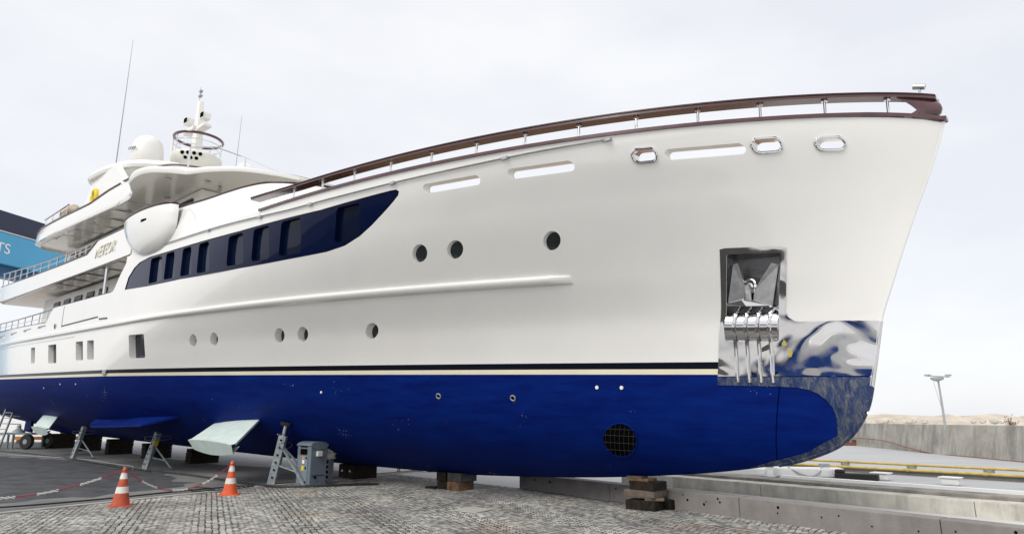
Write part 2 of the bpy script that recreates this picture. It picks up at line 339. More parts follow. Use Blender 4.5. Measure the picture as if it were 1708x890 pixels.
# pale edge strip between slab and cobbles
mb = MB(); EL = [(-11.36, 8.6), (-9.31, 12.70), (-6.33, 17.66), (-4.9, 19.42), (-3.66, 21.6)]
for (x0, y0), (x1, y1) in zip(EL[:-1], EL[1:]): mb.beam((x0, y0, .02), (x1, y1, .02), .17, .04)
o = part('edge_strip', mb, strip_c); tag(o, 'pale narrow concrete strip edging the cobbles', None, None, 'structure')

def inpoly(P, poly):
    P = np.atleast_2d(P); x, y = P[:, 0], P[:, 1]; poly = np.asarray(poly); r = np.zeros(len(P), bool); j = len(poly) - 1
    for i in range(len(poly)):
        xi, yi = poly[i]; xj, yj = poly[j]
        c = ((yi > y) != (yj > y)) & (x < (xj - xi) * (y - yi) / (yj - yi + 1e-12) + xi); r ^= c; j = i
    return r
# setts in segmental arcs
Wd, Rr, pit, wid = 1.28, .90, .120, .100
ang = R(24); ca, sa = math.cos(ang), math.sin(ang)
cand = []
for i in range(-20, 20):
    xc = (i + .5) * Wd; jit = rng.uniform(0, pit)
    for k in range(-40, 260):
        y0 = k * pit + jit; half = math.asin(Wd / 2 / Rr); n = int(round(2 * half * Rr / wid))
        for a in range(n):
            t = -half + (a + .5) * 2 * half / n
            cand.append((xc + Rr * math.sin(t), y0 + Rr * math.cos(t) - Rr, t, 2 * half * Rr / n))
cand = np.array(cand)
X = cand[:, 0] * ca - cand[:, 1] * sa; Y = cand[:, 0] * sa + cand[:, 1] * ca + 2
TH = -cand[:, 2] + ang
COVER = [(-1.13, 13.09), (-.83, 13.63), (-.35, 13.26), (-.66, 12.75)]
cen = np.array([-.74, 13.18]); cov = (np.array(COVER) - cen) * 1.08 + cen
XY = np.stack([X, Y], 1)
ok = inpoly(XY, np.array(COB)) & ~inpoly(XY, cov) & (Y > 8.2) & (np.abs(X) < Y * .80 + .6)
X, Y, TH = X[ok] + rng.normal(0, .006, ok.sum()), Y[ok] + rng.normal(0, .006, ok.sum()), TH[ok]
def sett_geo(w, l, seed):
    q = random.Random(seed); h = .036; b = .0035
    base = [(-w / 2, -l / 2, -.02), (w / 2, -l / 2, -.02), (w / 2, l / 2, -.02), (-w / 2, l / 2, -.02)]
    mid = [(x * q.uniform(.93, 1), y * q.uniform(.93, 1), h - b * q.uniform(.8, 1.4)) for x, y, _ in base]
    top = [(x * q.uniform(.80, .92), y * q.uniform(.80, .92), h + q.uniform(-.001, .001)) for x, y, _ in base]
    V = base + mid + top; F = [(8, 9, 10, 11)]
    for k in range(4):
        l2 = (k + 1) % 4; F += [(k, l2, 4 + l2, 4 + k), (4 + k, 4 + l2, 8 + l2, 8 + k)]
    return np.array(V), F
GEO = [sett_geo(.086 + .007 * math.sin(k * 2.1), .084 + .007 * math.sin(k * 1.3), k) for k in range(12)]
order = np.argsort(Y + np.abs(X + 1.2) * .05 + np.where((np.abs(X) < Y * .76) & (Y > 9.6), 0, 50))
first = order[:300]; rest = order[300:]
SM = []
for k, (V, F) in enumerate(GEO):
    me = bpy.data.meshes.new('sett'); me.from_pydata(V.tolist(), [], F); me.materials.append(setts_m); SM.append(me)
for q, i in enumerate(first):
    o = link('sett', SM[q % 12], None, paving); o.location = (X[i], Y[i], -.012 + rng.uniform(-.0015, .0015)); o.rotation_euler = (rng.normal(0, .012), rng.normal(0, .012), TH[i] + rng.normal(0, .06))
VV = []; FF = []; off = 0
for i in rest:
    V, F = GEO[rng.integers(12)]; t = TH[i] + rng.normal(0, .06); c, s_ = math.cos(t), math.sin(t)
    P = np.empty_like(V); P[:, 0] = V[:, 0] * c - V[:, 1] * s_ + X[i]; P[:, 1] = V[:, 0] * s_ + V[:, 1] * c + Y[i]; P[:, 2] = V[:, 2] - .012 + rng.uniform(-.0015, .0015) + V[:, 0] * rng.normal(0, .015) + V[:, 1] * rng.normal(0, .012)
    VV.append(P); FF += [tuple(a + off for a in f) for f in F]; off += 12
me = bpy.data.meshes.new('setts'); me.from_pydata(np.concatenate(VV).tolist(), [], FF); o = link('setts', me, setts_m, paving); o['kind'] = 'stuff'
o = part('inspection_cover', MB().prism([(x, y, .0) for x, y in COVER], [(x, y, .034) for x, y in COVER]), cover_c, bevel=.006); tag(o, 'pale square concrete inspection cover set in the cobbles', 'manhole cover')

# ------------------------------------------------------------------ dock walls at right
def wall_line(name, A, B, t, h, m, label, z0=-.02, bevel=.015, joints=0):
    A = Vector((*A, 0)); B = Vector((*B, 0)); d = (B - A).normalized(); nrm = Vector((d.y, -d.x, 0))     # thickness goes away from the camera
    if nrm.y < 0: nrm = -nrm
    root = empty(name, A); mb = MB(); L = (B - A).length; n = max(1, joints)
    for k in range(n):
        a = A + d * (L * k / n + .006) - A; b = A + d * (L * (k + 1) / n - .006) - A
        P = [a, b, b + nrm * t, a + nrm * t]
        seg = MB().prism([(p.x, p.y, z0) for p in P], [(p.x, p.y, h) for p in P]); part('wall_segment', seg, m, root, bevel=bevel)
    tag(root, label, 'wall'); return root, A, d, nrm, L
low, A, d, nr, L = wall_line('low_concrete_wall', (.18, 17.25), (9.6, 4.4), .32, .37, low_c, 'low grey concrete wall with drilled holes along the right edge of the cobbles', joints=5)
for k in range(26):
    u = rng.uniform(.6, 12.); z = rng.uniform(.08, .31); r = rng.choice([.012, .018, .022])
    mb = MB(); M = Matrix(((d.x, 0, nr.x), (d.y, 0, nr.y), (0, 1, 0))); mb.lathe([(r * 1.15, -.012), (r, -.011), (r, .012)], 8, d * u + Vector((0, 0, z)) + nr * .008, M); part('drilled_hole', mb, dark_in, low)
wall_line('dock_beam', (3.0, 18.95), (13.5, 5.9), .49, .27, beam_c, 'pale stained concrete dock beam behind the low grey wall', joints=4)
wall_line('stepped_ledge', (3.39, 19.26), (13.89, 6.21), .6, .335, concrete('ledge_concrete', (.40, .37, .33), (.24, .22, .2), streak=.6, scale=2.5), 'raised dark stained concrete ledge on top of the dock beam', z0=.0, joints=3)
flat('apron', [(5.5, 21.), (15.8, 7.4), (60, 10), (60, 26), (20.7, 27.74), (22.4, 44.1), (24, 60), (7, 60), (2, 30)], .006, apron_c, label='smooth pale grey dock apron at right')
# kerb carrying the yellow pipes
root = empty('pipe_kerb', (9.4, 24.2, 0))
KA, KB = Vector((6.5, 28.2, 0)), Vector((20.5, 10.9, 0)); kd = (KB - KA).normalized(); kn = Vector((-kd.y, kd.x, 0)); kn = kn if kn.y > 0 else -kn
o_ = root.location
P = [KA - o_, KB - o_, KB + kn * .55 - o_, KA + kn * .55 - o_]
part('kerb', MB().prism([(p.x, p.y, -.02) for p in P], [(p.x, p.y, .16) for p in P]), slab_c, root)
LK = (KB - KA).length
part('front_pipe', MB().tube([KA - o_ + Vector((0, 0, .17)) - kn * .06, KB - o_ + Vector((0, 0, .17)) - kn * .06], .036, 8), yel_pipe, root, smooth=True)
part('rear_pipe', MB().tube([KA - o_ + Vector((0, 0, .30)) + kn * .40, KB - o_ + Vector((0, 0, .30)) + kn * .40], .034, 8), yel_pipe, root, smooth=True)
k = .8
while k < LK:
    p = KA + kd * k - o_
    part('pipe_support', MB().box(p + kn * .40 + Vector((0, 0, .21)), (.22, .16, .12)), lamp_g, root)
    part('pipe_clamp', MB().tube([p - kn * .06 + kd * .0 + Vector((0, 0, .17)), p - kn * .06 + kd * .09 + Vector((0, 0, .17))], .05, 8), yel_pipe, root)
    part('pipe_clamp', MB().tube([p + kn * .4 + Vector((0, 0, .30)) + kd * .04, p + kn * .4 + kd * .12 + Vector((0, 0, .30))], .048, 8), yel_pipe, root); k += 2.05
tag(root, 'low grey kerb carrying two long yellow pipes across the apron', 'pipe')
# far sloping quay wall with hose, rock spoil and lamp behind
FW = [(24.2, 60.), (22.33, 44.2), (20.87, 33.8), (20.6, 27.7), (20.75, 22), (21.2, 12)]
root = empty('quay_wall', (22, 40, 0)); o_ = root.location; prev = None
for (x0, y0), (x1, y1) in zip(FW[:-1], FW[1:]):
    a, b = Vector((x0, y0, 0)) - o_, Vector((x1, y1, 0)) - o_; n = max(1, int((b - a).length / 5))
    for k in range(n):
        p, q = a.lerp(b, k / n), a.lerp(b, (k + 1) / n); q = q - (q - p).normalized() * .015
        e = Vector((.3, .1, 0)); t2 = Vector((1.2, .45, 0))
        part('wall_panel', MB().prism([(p.x, p.y, -.02), (q.x, q.y, -.02), (q.x + 2.2, q.y + .8, -.02), (p.x + 2.2, p.y + .8, -.02)],
             [(p.x + e.x, p.y + e.y, 1.42), (q.x + e.x, q.y + e.y, 1.42), (q.x + t2.x, q.y + t2.y, 1.42), (p.x + t2.x, p.y + t2.y, 1.42)]), wall_c, root, bevel=.02)
tag(root, 'long sloping streak-stained concrete quay wall at far right', 'wall')
P = [(24.3, 62, .05), (23.2, 52, .2), (22.62, 47, .45), (22.1, 43, .5), (21.6, 39.5, .45), (21.15, 36.5, .2), (20.95, 34.2, .03), (20.72, 31, .02), (20.45, 27.6, .02), (20.6, 22, .02)]
def smoothline(P, n=8):
    P = [Vector(p) for p in P]; out = []
    for i in range(len(P) - 1):
        a, b, c, d_ = P[max(0, i - 1)], P[i], P[i + 1], P[min(len(P) - 1, i + 2)]
        for k in range(n):
            t = k / n; out.append(.5 * ((2 * b) + (c - a) * t + (2 * a - 5 * b + 4 * c - d_) * t * t + (3 * b - a - 3 * c + d_) * t ** 3))
    return out + [P[-1]]
o = part('red_hose', MB().tube(smoothline(P), .026, 6), hose_r, smooth=True); tag(o, 'thin red hose drooping along the foot of the quay wall', 'hose')
root = empty('rusty_frame', (22.15, 44.6, 0)); 
part('rail', MB().box((0, 0, .12), (1.9, .5, .18)), hose_r, root); part('skid', MB().box((-.5, 0, .3), (.7, .45, .2)), timb_red, root); part('skid', MB().box((.45, 0, .3), (.6, .4, .16)), timb_mid, root)
tag(root, 'small rusty brown frame lying against the quay wall base', 'frame')
# rocky spoil bank
mb = MB(); rows = []
for i in range(60):
    x = 24 + i * 2.4; row = []
    for j, (dy, zz) in enumerate([(-6, 0), (-3, .9), (0, 1.9), (3, 2.35), (7, 2.1), (14, 0)]):
        row.append((x + rng.uniform(-.8, .8), 138 + dy - (x - 60) * .25 + rng.uniform(-.8, .8), max(-.1, zz * 1.0 + (rng.uniform(-.45, .4) if zz else -.1))))
    rows.append(row)
mb.grid(rows); o = part('rock_bank', mb, rock_c); tag(o, 'pale rocky spoil bank along the horizon at right', None, None, 'structure')
for k in range(26):
    x = rng.uniform(62, 118); y = 132 - (x - 60) * .25; s_ = rng.uniform(.4, 1.1)
    bm = bmesh.new(); bmesh.ops.create_icosphere(bm, subdivisions=1, radius=s_)
    for v in bm.verts: v.co *= rng.uniform(.75, 1.2); v.co.z *= .6; v.co += Vector((x, y, 1.2))
    me = bpy.data.meshes.new('boulder'); bm.to_mesh(me); bm.free(); ob = link('boulder', me, rock_c if k % 5 else cover_c, o)
root = empty('dry_bush', (40.3, 55, 0)); mb = MB()
for k in range(24):
    a, b = rng.uniform(0, 6.28), rng.uniform(.03, .3); h_ = rng.uniform(.5, 2.0); x, y = math.cos(a) * b, math.sin(a) * b
    mb.tube([(x * .3, y * .3, 0), (x, y, h_ * .6), (x * 1.2 + rng.uniform(-.2, .2), y * 1.2, h_)], [.03, .02, .01], 4)
    for q in range(4):
        c = Vector((x * 1.2 + rng.uniform(-.25, .25), y * 1.2 + rng.uniform(-.25, .25), h_ * rng.uniform(.6, 1.05))); mb.add([c, c + Vector((.14, .02, .05)), c + Vector((.1, -.05, .16))], [(0, 1, 2)])
part('stems', mb, straw, root, fix=False); tag(root, 'dry brown bush standing above the quay wall', 'bush')
# lamp mast
root = empty('floodlight_mast', (57.5, 90, 0))
part('pole', MB().tube([(0, 0, 0), (-.04, 0, 4), (-.1, 0, 7.0)], [.17, .14, .11], 10), lamp_g, root, smooth=True)
part('crossarm', MB().beam((-1.7, 0, 7.35), (1.5, 0, 7.2), .12, .12), lamp_g, root)
for x in (-1.7, -1.25, 1.1, 1.5): part('floodlight', MB().box((x, -.1, 7.42), (.34, .3, .22)), steel_dull, root)
part('basket', MB().lathe([(.15, 6.6), (.75, 6.85), (.8, 7.12), (.5, 7.16)], 12, (-.2, 0, 0)), lamp_g, root, smooth=True)
part('cable', MB().tube([(-.75, 0, 6.7), (-.5, 0, 5), (-.12, 0, 3)], .03, 4), lamp_g, root)
tag(root, 'tall grey floodlight mast behind the quay wall', 'lamp post')

# travel hoist at the far left
root = empty('travel_hoist', (-44.6, 55.4, 0)); bd = Vector((.22, .97, 0)).normalized(); bn = Vector((.97, -.22, 0)).normalized()
def hb(a, b, z0, z1, w, m, name, o=0.):
    c0 = bd * a + bn * o; c1 = bd * b + bn * o; zc = (z0 + z1) / 2
    return part(name, MB().beam((c0.x, c0.y, zc), (c1.x, c1.y, zc), w, z1 - z0), m, root)
hb(-7, 30, 17.75, 19.5, 2.6, navy_l, 'upper_beam', -1.4)
hb(-7, 30, 17.66, 17.73, 2.5, white_l, 'beam_trim', -1.25)
hb(-7, 30, 14.9, 17.6, 1.9, blue_l, 'name_beam', -1.0)
hb(-7, 30, 13.9, 14.88, 1.2, blue_d, 'shade_girder', -1.2)  # shade below the name beam, put in as a dark blue girder
for a in (-6.5, 12, 28):
    hb(a, a + 1.4, 0.6, 13.88, 1.4, blue_l, 'leg', -1.5)
    for q in (-.7, 1.6):
        c = bd * (a + q) + bn * -1.5; M = Matrix((bd, Vector((0, 0, 1)), bn)).transposed(); part('wheel', MB().lathe([(.55, -.3), (.8, -.28), (.8, .28), (.55, .3)], 16, c + Vector((0, 0, .8)), M), rubber, root, smooth=True)
me = text_mesh('TS', 1.28, .02); o = link('lettering', me, white_l, root)
M = Matrix((bd, Vector((0, 0, 1)), bn)).transposed().to_4x4(); M.translation = bd * -.22 + bn * (-.02) + Vector((0, 0, 15.82)); o.matrix_local = M
for k, (a, z, w) in enumerate(((2.0, 12.6, 1.6), (4.4, 12.9, 1.3))): hb(a, a + w, z, z + 1.1, 1.2, plastic_l, 'winch_housing', 1.2)
hb(-4, 26, 12.0, 12.35, .5, blue_l, 'walkway', 1.0)
tag(root, 'light blue travel hoist with navy upper beam and white letters behind the stern', 'boat hoist')

# ------------------------------------------------------------------ the yacht (local frame: x forward, y port, z up; tilted bow-down to fit the image's vanishing point)
yacht = empty('motor_yacht')
PHI, TAU = R(47), R(1.9)
Fh = Vector((math.sin(PHI), -math.cos(PHI), 0)); Sv = Vector((-math.cos(PHI), -math.sin(PHI), 0))
Fv = Fh * math.cos(TAU) - Vector((0, 0, math.sin(TAU))); Uv = Fh * math.sin(TAU) + Vector((0, 0, math.cos(TAU)))
DAT = Vector((5.6844, 10.4623, 0))
Mw = Matrix((Fv, -Sv, Uv)).transposed().to_4x4(); Mw.translation = DAT
yacht.matrix_world = Mw
tag(yacht, 'white and blue motor yacht propped ashore on blocks, anchor stowed in chrome bow', 'yacht')
def ship2w(s, b, z): return DAT - Fv * s + Sv * b + Uv * z
def w2ship(P): d_ = Vector(P) - DAT; return (-d_.dot(Fv), d_.dot(Sv), d_.dot(Uv))
def V3(s, b, z): return (-s, -b, z)
def HB(s, z): return float(hullb(s, z))
def hp(s, z, off=0.): return V3(s, HB(s, z) + off, z)
def yp(name, mb, m, parent=None, smooth=False, **k): return part(name, mb, m, parent or yacht, smooth, **k)
def surf_normals(q, z):
    e = .02; q = np.maximum(q, .03)
    def P(q, z): s = stem(z) + q * q; return np.stack([-s, -hullb(s, z), z], -1)
    du = P(q + e, z) - P(np.maximum(q - e, .005), z); dv = P(q, z + e) - P(q, z - e)
    n = np.cross(du, dv); n /= np.linalg.norm(n, axis=-1, keepdims=True) + 1e-9
    n[n[:, 1] > 0] *= -1
    return n
def dens(poly, ds=.25, dz=.15):
    out = []
    for (a, b), (c, d_) in zip(poly, poly[1:] + poly[:1]):
        n = max(1, int(math.ceil(max(abs(c - a) / ds, abs(d_ - b) / dz))))
        for k in range(n): t = k / n; out.append((a + (c - a) * t, b + (d_ - b) * t))
    return out
def toq(poly): return np.array([(math.sqrt(max(s - float(stem(z)), 0)), z) for s, z in poly])
def sheet(name, outer, holes, m, parent=None, off=0., dq=.06, dz=.12, port=False, smooth=True, flip=False):
    out = toq(dens(outer)); hs = [toq(h) for h in holes]
    q0, q1, z0, z1 = out[:, 0].min(), out[:, 0].max(), out[:, 1].min(), out[:, 1].max()
    gq, gz = np.meshgrid(np.arange(q0 + dq / 2, q1, dq), np.arange(z0 + dz / 2, z1, dz)); G = np.stack([gq.ravel(), gz.ravel()], 1)
    ok = inpoly(G, out)
    for h in hs: ok &= ~inpoly(G, h)
    allb = np.concatenate([out] + hs); sc = np.array([dq, dz]) * .45
    for i in range(0, len(G), 500):
        dd = np.abs(G[i:i + 500, None] - allb[None]) / sc; ok[i:i + 500] &= ~((dd.max(-1) < 1).any(1))
    G = G[ok]; verts = []; edges = []
    for lp in [out] + hs:
        o0 = len(verts); verts += [Vector(p) for p in lp]; edges += [(o0 + k, o0 + (k + 1) % len(lp)) for k in range(len(lp))]
    verts += [Vector(p) for p in G]
    r = delaunay_2d_cdt(verts, edges, [], 0, 1e-5)
    vq = np.array([tuple(v) for v in r[0]]); T = np.array([f for f in r[2]])
    cen = vq[T].mean(1); ok = inpoly(cen, out)
    for h in hs: ok &= ~inpoly(cen, h)
    T = T[ok]; q, z = vq[:, 0], vq[:, 1]; s = stem(z) + q * q; b = hullb(s, z) + off
    nn = surf_normals(q, z); P = np.stack([-s, -b, z], 1)
    if port: P[:, 1] *= -1; nn[:, 1] *= -1
    fn = np.cross(P[T[:, 1]] - P[T[:, 0]], P[T[:, 2]] - P[T[:, 0]]); w = (fn * nn[T[:, 0]]).sum(1) < 0
    T[w] = T[w][:, ::-1]
    if flip: T = T[:, ::-1]; nn = -nn
    me = bpy.data.meshes.new(name); me.from_pydata(P.tolist(), [], T.tolist())
    me.polygons.foreach_set('use_smooth', [True] * len(me.polygons)); me.normals_split_custom_set_from_vertices(nn.tolist())
    return link(name, me, m, parent or yacht)
def rim(name, loop, depth, m, parent=None, off=0., slant=0.):
    mb = MB(); n = len(loop); a = [V3(s, HB(s, z) + off, z) for s, z in loop]; b = [V3(s + slant, HB(s, z) + off - depth, z) for s, z in loop]
    mb.add(a + b, [(k, (k + 1) % n, n + (k + 1) % n, n + k) for k in range(n)])
    return yp(name, mb, m, parent, True, angle=50)
def pane(name, loop, depth, m, parent, off=0., slant=0.):
    n = len(loop); cs = sum(p[0] for p in loop) / n; cz = sum(p[1] for p in loop) / n
    P = [V3(s + slant, HB(s, z) + off - depth, z) for s, z in loop]; c = V3(cs + slant, HB(cs, cz) + off - depth, cz)
    return yp(name, MB().add(P + [c], [(k, (k + 1) % n, n) for k in range(n)]), m, parent, True)
def circ(s, z, rs, rz=None, n=24, sh=0.): rz = rz or rs; return [(s + rs * math.cos(2 * math.pi * k / n) + sh * math.sin(2 * math.pi * k / n), z + rz * math.sin(2 * math.pi * k / n)) for k in range(n)]
def rrect(pts, r=.08, n=4):
    out = []; m = len(pts)
    for i in range(m):
        p = Vector(pts[i]); a = (Vector(pts[i - 1]) - p); b = (Vector(pts[(i + 1) % m]) - p); ra = min(r, a.length * .45); rb = min(r, b.length * .45); a.normalize(); b.normalize()
        A, B = p + a * ra, p + b * rb
        for k in range(n + 1): t = k / n; q = A * (1 - t) ** 2 + p * 2 * t * (1 - t) + B * t * t; out.append((q.x, q.y))
    return out
def slot(s0, s1, z0, z1, n=8):
    r = (z1 - z0) / 2; zc = (z0 + z1) / 2; out = []
    for k in range(n + 1): t = -math.pi / 2 + math.pi * k / n; out.append((s1 - r + r * math.cos(t), zc + r * math.sin(t)))
    for k in range(n + 1): t = math.pi / 2 + math.pi * k / n; out.append((s0 + r + r * math.cos(t), zc + r * math.sin(t)))
    return out

ZB, ZC, ZK = 2.37, 2.465, 2.585          # blue top, cream top, black top
SHEER = 6.28
# openings in the topside; coordinates taken from image pixels cast onto the hull
slots = [slot(5.61, 6.90, 5.79, 5.96), slot(3.81, 5.04, 5.80, 5.97), slot(1.22, 2.36, 5.81, 5.97)]
fair = [slot(2.47, 2.84, 5.81, 6.01), slot(.74, 1.13, 5.81, 6.01), slot(-.04, .32, 5.80, 5.98)]
ports_up = [circ(7.52, 4.76, .185, .16, sh=-.08), circ(6.68, 4.76, .185, .16, sh=-.08), circ(4.68, 4.755, .165, .155, sh=-.065)]
ports_lo = [circ(s, 3.335, .19, .172, sh=-.11) for s in (16.74, 15.67, 12.85, 11.99, 9.74)]
rects = [rrect(q, .07) for q in ([(33.75, 3.03), (33.95, 3.74), (33.2, 3.74), (33.02, 3.03)], [(30.7, 2.96), (30.88, 3.74), (29.6, 3.73), (29.4, 2.96)],
         [(26.62, 2.98), (26.78, 3.70), (25.85, 3.69), (25.7, 2.98)], [(25.17, 2.97), (25.3, 3.68), (24.5, 3.67), (24.38, 2.97)], [(20.98, 2.92), (20.83, 3.66), (19.62, 3.64), (19.84, 2.92)])]
band = [(21.69, 5.22), (21.50, 5.62), (21.03, 5.90), (20.55, 6.03), (19.66, 6.09), (16.5, 6.02), (13.36, 5.93), (9.9, 5.90), (7.70, 5.97), (7.56, 5.965), (7.50, 5.92), (7.55, 5.85), (7.74, 5.74), (8.04, 5.59), (8.47, 5.39), (8.89, 5.22), (9.41, 5.08), (10.01, 5.015), (11.5, 4.99), (13.44, 4.99), (16.91, 5.06), (19.5, 5.12)]
pocket = rrect([(2.20, 2.93), (2.10, 3.5), (1.90, 4.345), (1.11, 4.33), (1.30, 3.49), (1.37, 2.92)], .04)
scup = [slot(s0, s1, 4.55, 4.66) for s0, s1 in ((31.7, 33.2), (34.4, 36.0), (37.4, 39.0), (40.5, 42.2))]
haw = [circ(30.1, 4.5, .14, .10, 14)]
outer = [(56, ZK)] + [(56, 4.9), (50, 4.9), (41.7, 4.9), (36.1, 4.83), (31.76, 4.75), (30.9, 5.30), (30.6, 5.33), (27, 5.30), (23.2, 5.27), (22.9, 5.31), (22.4, 5.8), (21.95, 6.15), (21.86, 6.28), (21.95, 6.40), (18.8, 6.36), (15.5, 6.30), (13, SHEER), (8, SHEER), (3, SHEER), (1, SHEER), (0, 6.27), (-.6, 6.26), (-1.0, 6.24), (float(stem(6.22)), 6.22)]
outer += [(float(stem(z)), z) for z in np.linspace(6.1, 2.7, 30)] + [(float(stem(ZK)), ZK)]
hull = sheet('hull_topside', outer, slots + fair + ports_up + ports_lo + rects + [band, pocket] + scup + haw, white)
outer_p = [p for p in outer]
sheet('hull_topside', outer_p, [], white, port=True, dq=.09, dz=.25)
def strip(name, z0, z1, m, off=0.):
    for sg in (1, -1):
        ss = stem(z0) + np.linspace(0, 7.48, 140) ** 2; mb = MB(); rows = []
        for z in (z0, z1): rows.append([(-s, -sg * (HB(max(s, float(stem(z))), z) + off), z) for s in ss])
        mb.grid(rows); yp(name, mb, m, None, True)
strip('cream_stripe', ZB, ZC, cream); strip('black_stripe', ZC, ZK, black)
# blue bottom
cols = .08 + np.concatenate([np.linspace(0, 1.2, 26), np.linspace(1.26, 7.48, 116)]) ** 2
kz = lambda s: float(keelz(min(s, 44))) + .011 * max(0, s - 44) ** 2
for sg in (1, -1):
    rows = []
    for v in np.linspace(0, 1, 34):
        row = []
        for s in cols:
            zk = kz(s); z = zk + (ZB - zk) * v ** 1.35; row.append((-s, -sg * (HB(s, z) if v > 0 else .03), z))
        rows.append(row)
    yp('hull_bottom', MB().grid(rows), blue, None, True, angle=80)
yp('keel_plate', MB().grid([[(-s, sg * .05, kz(s) - .004) for s in cols[18:]] for sg in (-1, 1)]), blue)
# transom
tz = np.linspace(1.0, 4.9, 20); yp('transom', MB().prism([(-55.85, -HB(55.8, z), z) for z in tz] + [(-55.85, HB(55.8, z), z) for z in tz[::-1]], [(-56.02, -HB(56, z), z) for z in tz] + [(-56.02, HB(56, z), z) for z in tz[::-1]]), white)
# stem bars
def stembar(name, zs, r, m):
    yp(name, MB().tube([(-float(stem(z)) - r * .35, 0, z) for z in zs], [r] * len(zs), 10), m, None, True)
stembar('stem', np.linspace(3.2, 6.24, 24), .034, white); stembar('stem_guard', np.linspace(2.2, 3.21, 10), .05, chrome); stembar('stem_guard', list(np.linspace(.9, 2.19, 26)), .05, worn)
# chrome bow plate and worn forefoot
pl = [(1.98, 4.43), (1.90, 4.445), (1.10, 4.43), (1.02, 4.40), (1.21, 3.42), (1.19, 3.31), (1.10, 3.24), (1.0, 3.225), (0.4, 3.225), (-.05, 3.21)]
pl += [(float(stem(z)), z) for z in np.linspace(3.2, 2.36, 14)] + [(.6, 2.35), (1.5, 2.345), (2.385, 2.34), (2.29, 3.03), (2.18, 3.5)]
sheet('bow_plate', pl, [pocket], chrome, off=.014, dq=.035, dz=.05); 
sheet('bow_plate', pl, [], chrome, off=.014, dq=.06, dz=.1, port=True)
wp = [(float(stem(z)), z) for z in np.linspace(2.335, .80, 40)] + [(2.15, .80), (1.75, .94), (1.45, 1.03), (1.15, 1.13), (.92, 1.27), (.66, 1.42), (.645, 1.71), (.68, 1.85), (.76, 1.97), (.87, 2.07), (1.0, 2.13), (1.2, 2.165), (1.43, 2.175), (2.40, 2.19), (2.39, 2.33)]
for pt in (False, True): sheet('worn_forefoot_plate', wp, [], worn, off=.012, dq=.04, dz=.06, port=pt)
# recess rims, panes
for h in slots:
    rim('bulwark_slot', h, .17, white)
for h in fair:
    f = rim('fairlead', h, .20, steel); P = [hp(s, z, .018) for s, z in h]
    yp('fairlead_ring', MB().tube(P, .024, 8, closed=True), steel, f, True)
for h in ports_up:
    o = rim('porthole', h, .11, white); pane('pane', h, .09, pane_grn, o)
for h in ports_lo:
    o = rim('porthole', h, .20, white); pane('pane', h, .18, pane_grn, o)
for h in rects:
    o = rim('hull_window', h, .22, white); pane('pane', h, .20, dark_pane, o)
for h in scup: o = rim('freeing_port', h, .12, white)
for h in haw: o = rim('mooring_eye', h, .14, white); pane('backing', h, .12, dark_in, o); yp('eye_ring', MB().tube([hp(s, z, .01) for s, z in h], .02, 6, closed=True), steel_dull, o, True)
# window band
wins = [[(19.53, 5.20), (19.58, 6.02), (18.66, 6.01), (18.36, 5.19)], [(18.25, 5.19), (18.29, 6.01), (17.66, 6.0), (17.38, 5.17)], [(16.98, 5.15), (17.0, 5.98), (16.40, 5.97), (16.18, 5.13)], [(15.85, 5.11), (15.84, 5.95), (15.2, 5.94), (15.05, 5.10)],
        [(14.13, 5.11), (13.99, 5.88), (13.22, 5.88), (13.27, 5.10)], [(12.91, 5.10), (12.68, 5.87), (11.98, 5.87), (12.12, 5.09)], [(11.74, 5.10), (11.43, 5.86), (10.66, 5.86), (10.88, 5.09)], [(9.72, 5.17), (9.37, 5.87), (8.64, 5.87), (8.93, 5.20)]]
wl = [rrect(w, .10) for w in wins]
rim('window_band_frame', dens(band, .3), .035, rubber)
bnd = sheet('window_band', band, wl, navy_band, off=-.02, dz=.1)
for h in wl:
    o = rim('saloon_window', h, .13, navy_band, None, off=-.02); pane('pane', h, .12, pane_m, o, off=-.02)
# inner bulwark skin and foredeck
ib = [(12.6, 5.05), (12.6, 6.26), (3, 6.26), (0, 6.25), (-.75, 6.23), (-.62, 5.05)]
sheet('inner_bulwark', ib, slots + fair, white_mat, off=-.175, flip=True, dz=.2)
sheet('inner_bulwark', ib, [], white_mat, off=-.175, flip=True, dz=.3, port=True)
ss = np.linspace(-.5, 14, 40)
def deck(name, ss, z, m, off=.1):
    P = [(-s, -max(HB(s, z) - off, .02), z) for s in ss] + [(-s, max(HB(s, z) - off, .02), z) for s in ss[::-1]]
    return yp(name, MB().prism([(x, y, z_ - .05) for x, y, z_ in P], P), m)
deckm = mat('teak_deck', (.30, .19, .11), .6, var=.2, vscale=4.)
deck('foredeck', ss, 5.05, deckm); deck('main_deck', np.linspace(14.05, 55.7, 44), 4.35, deckm)
yp('deck_step', MB().box((-14.02, 0, 4.72), (.04, 8.2, .78)), white_mat)
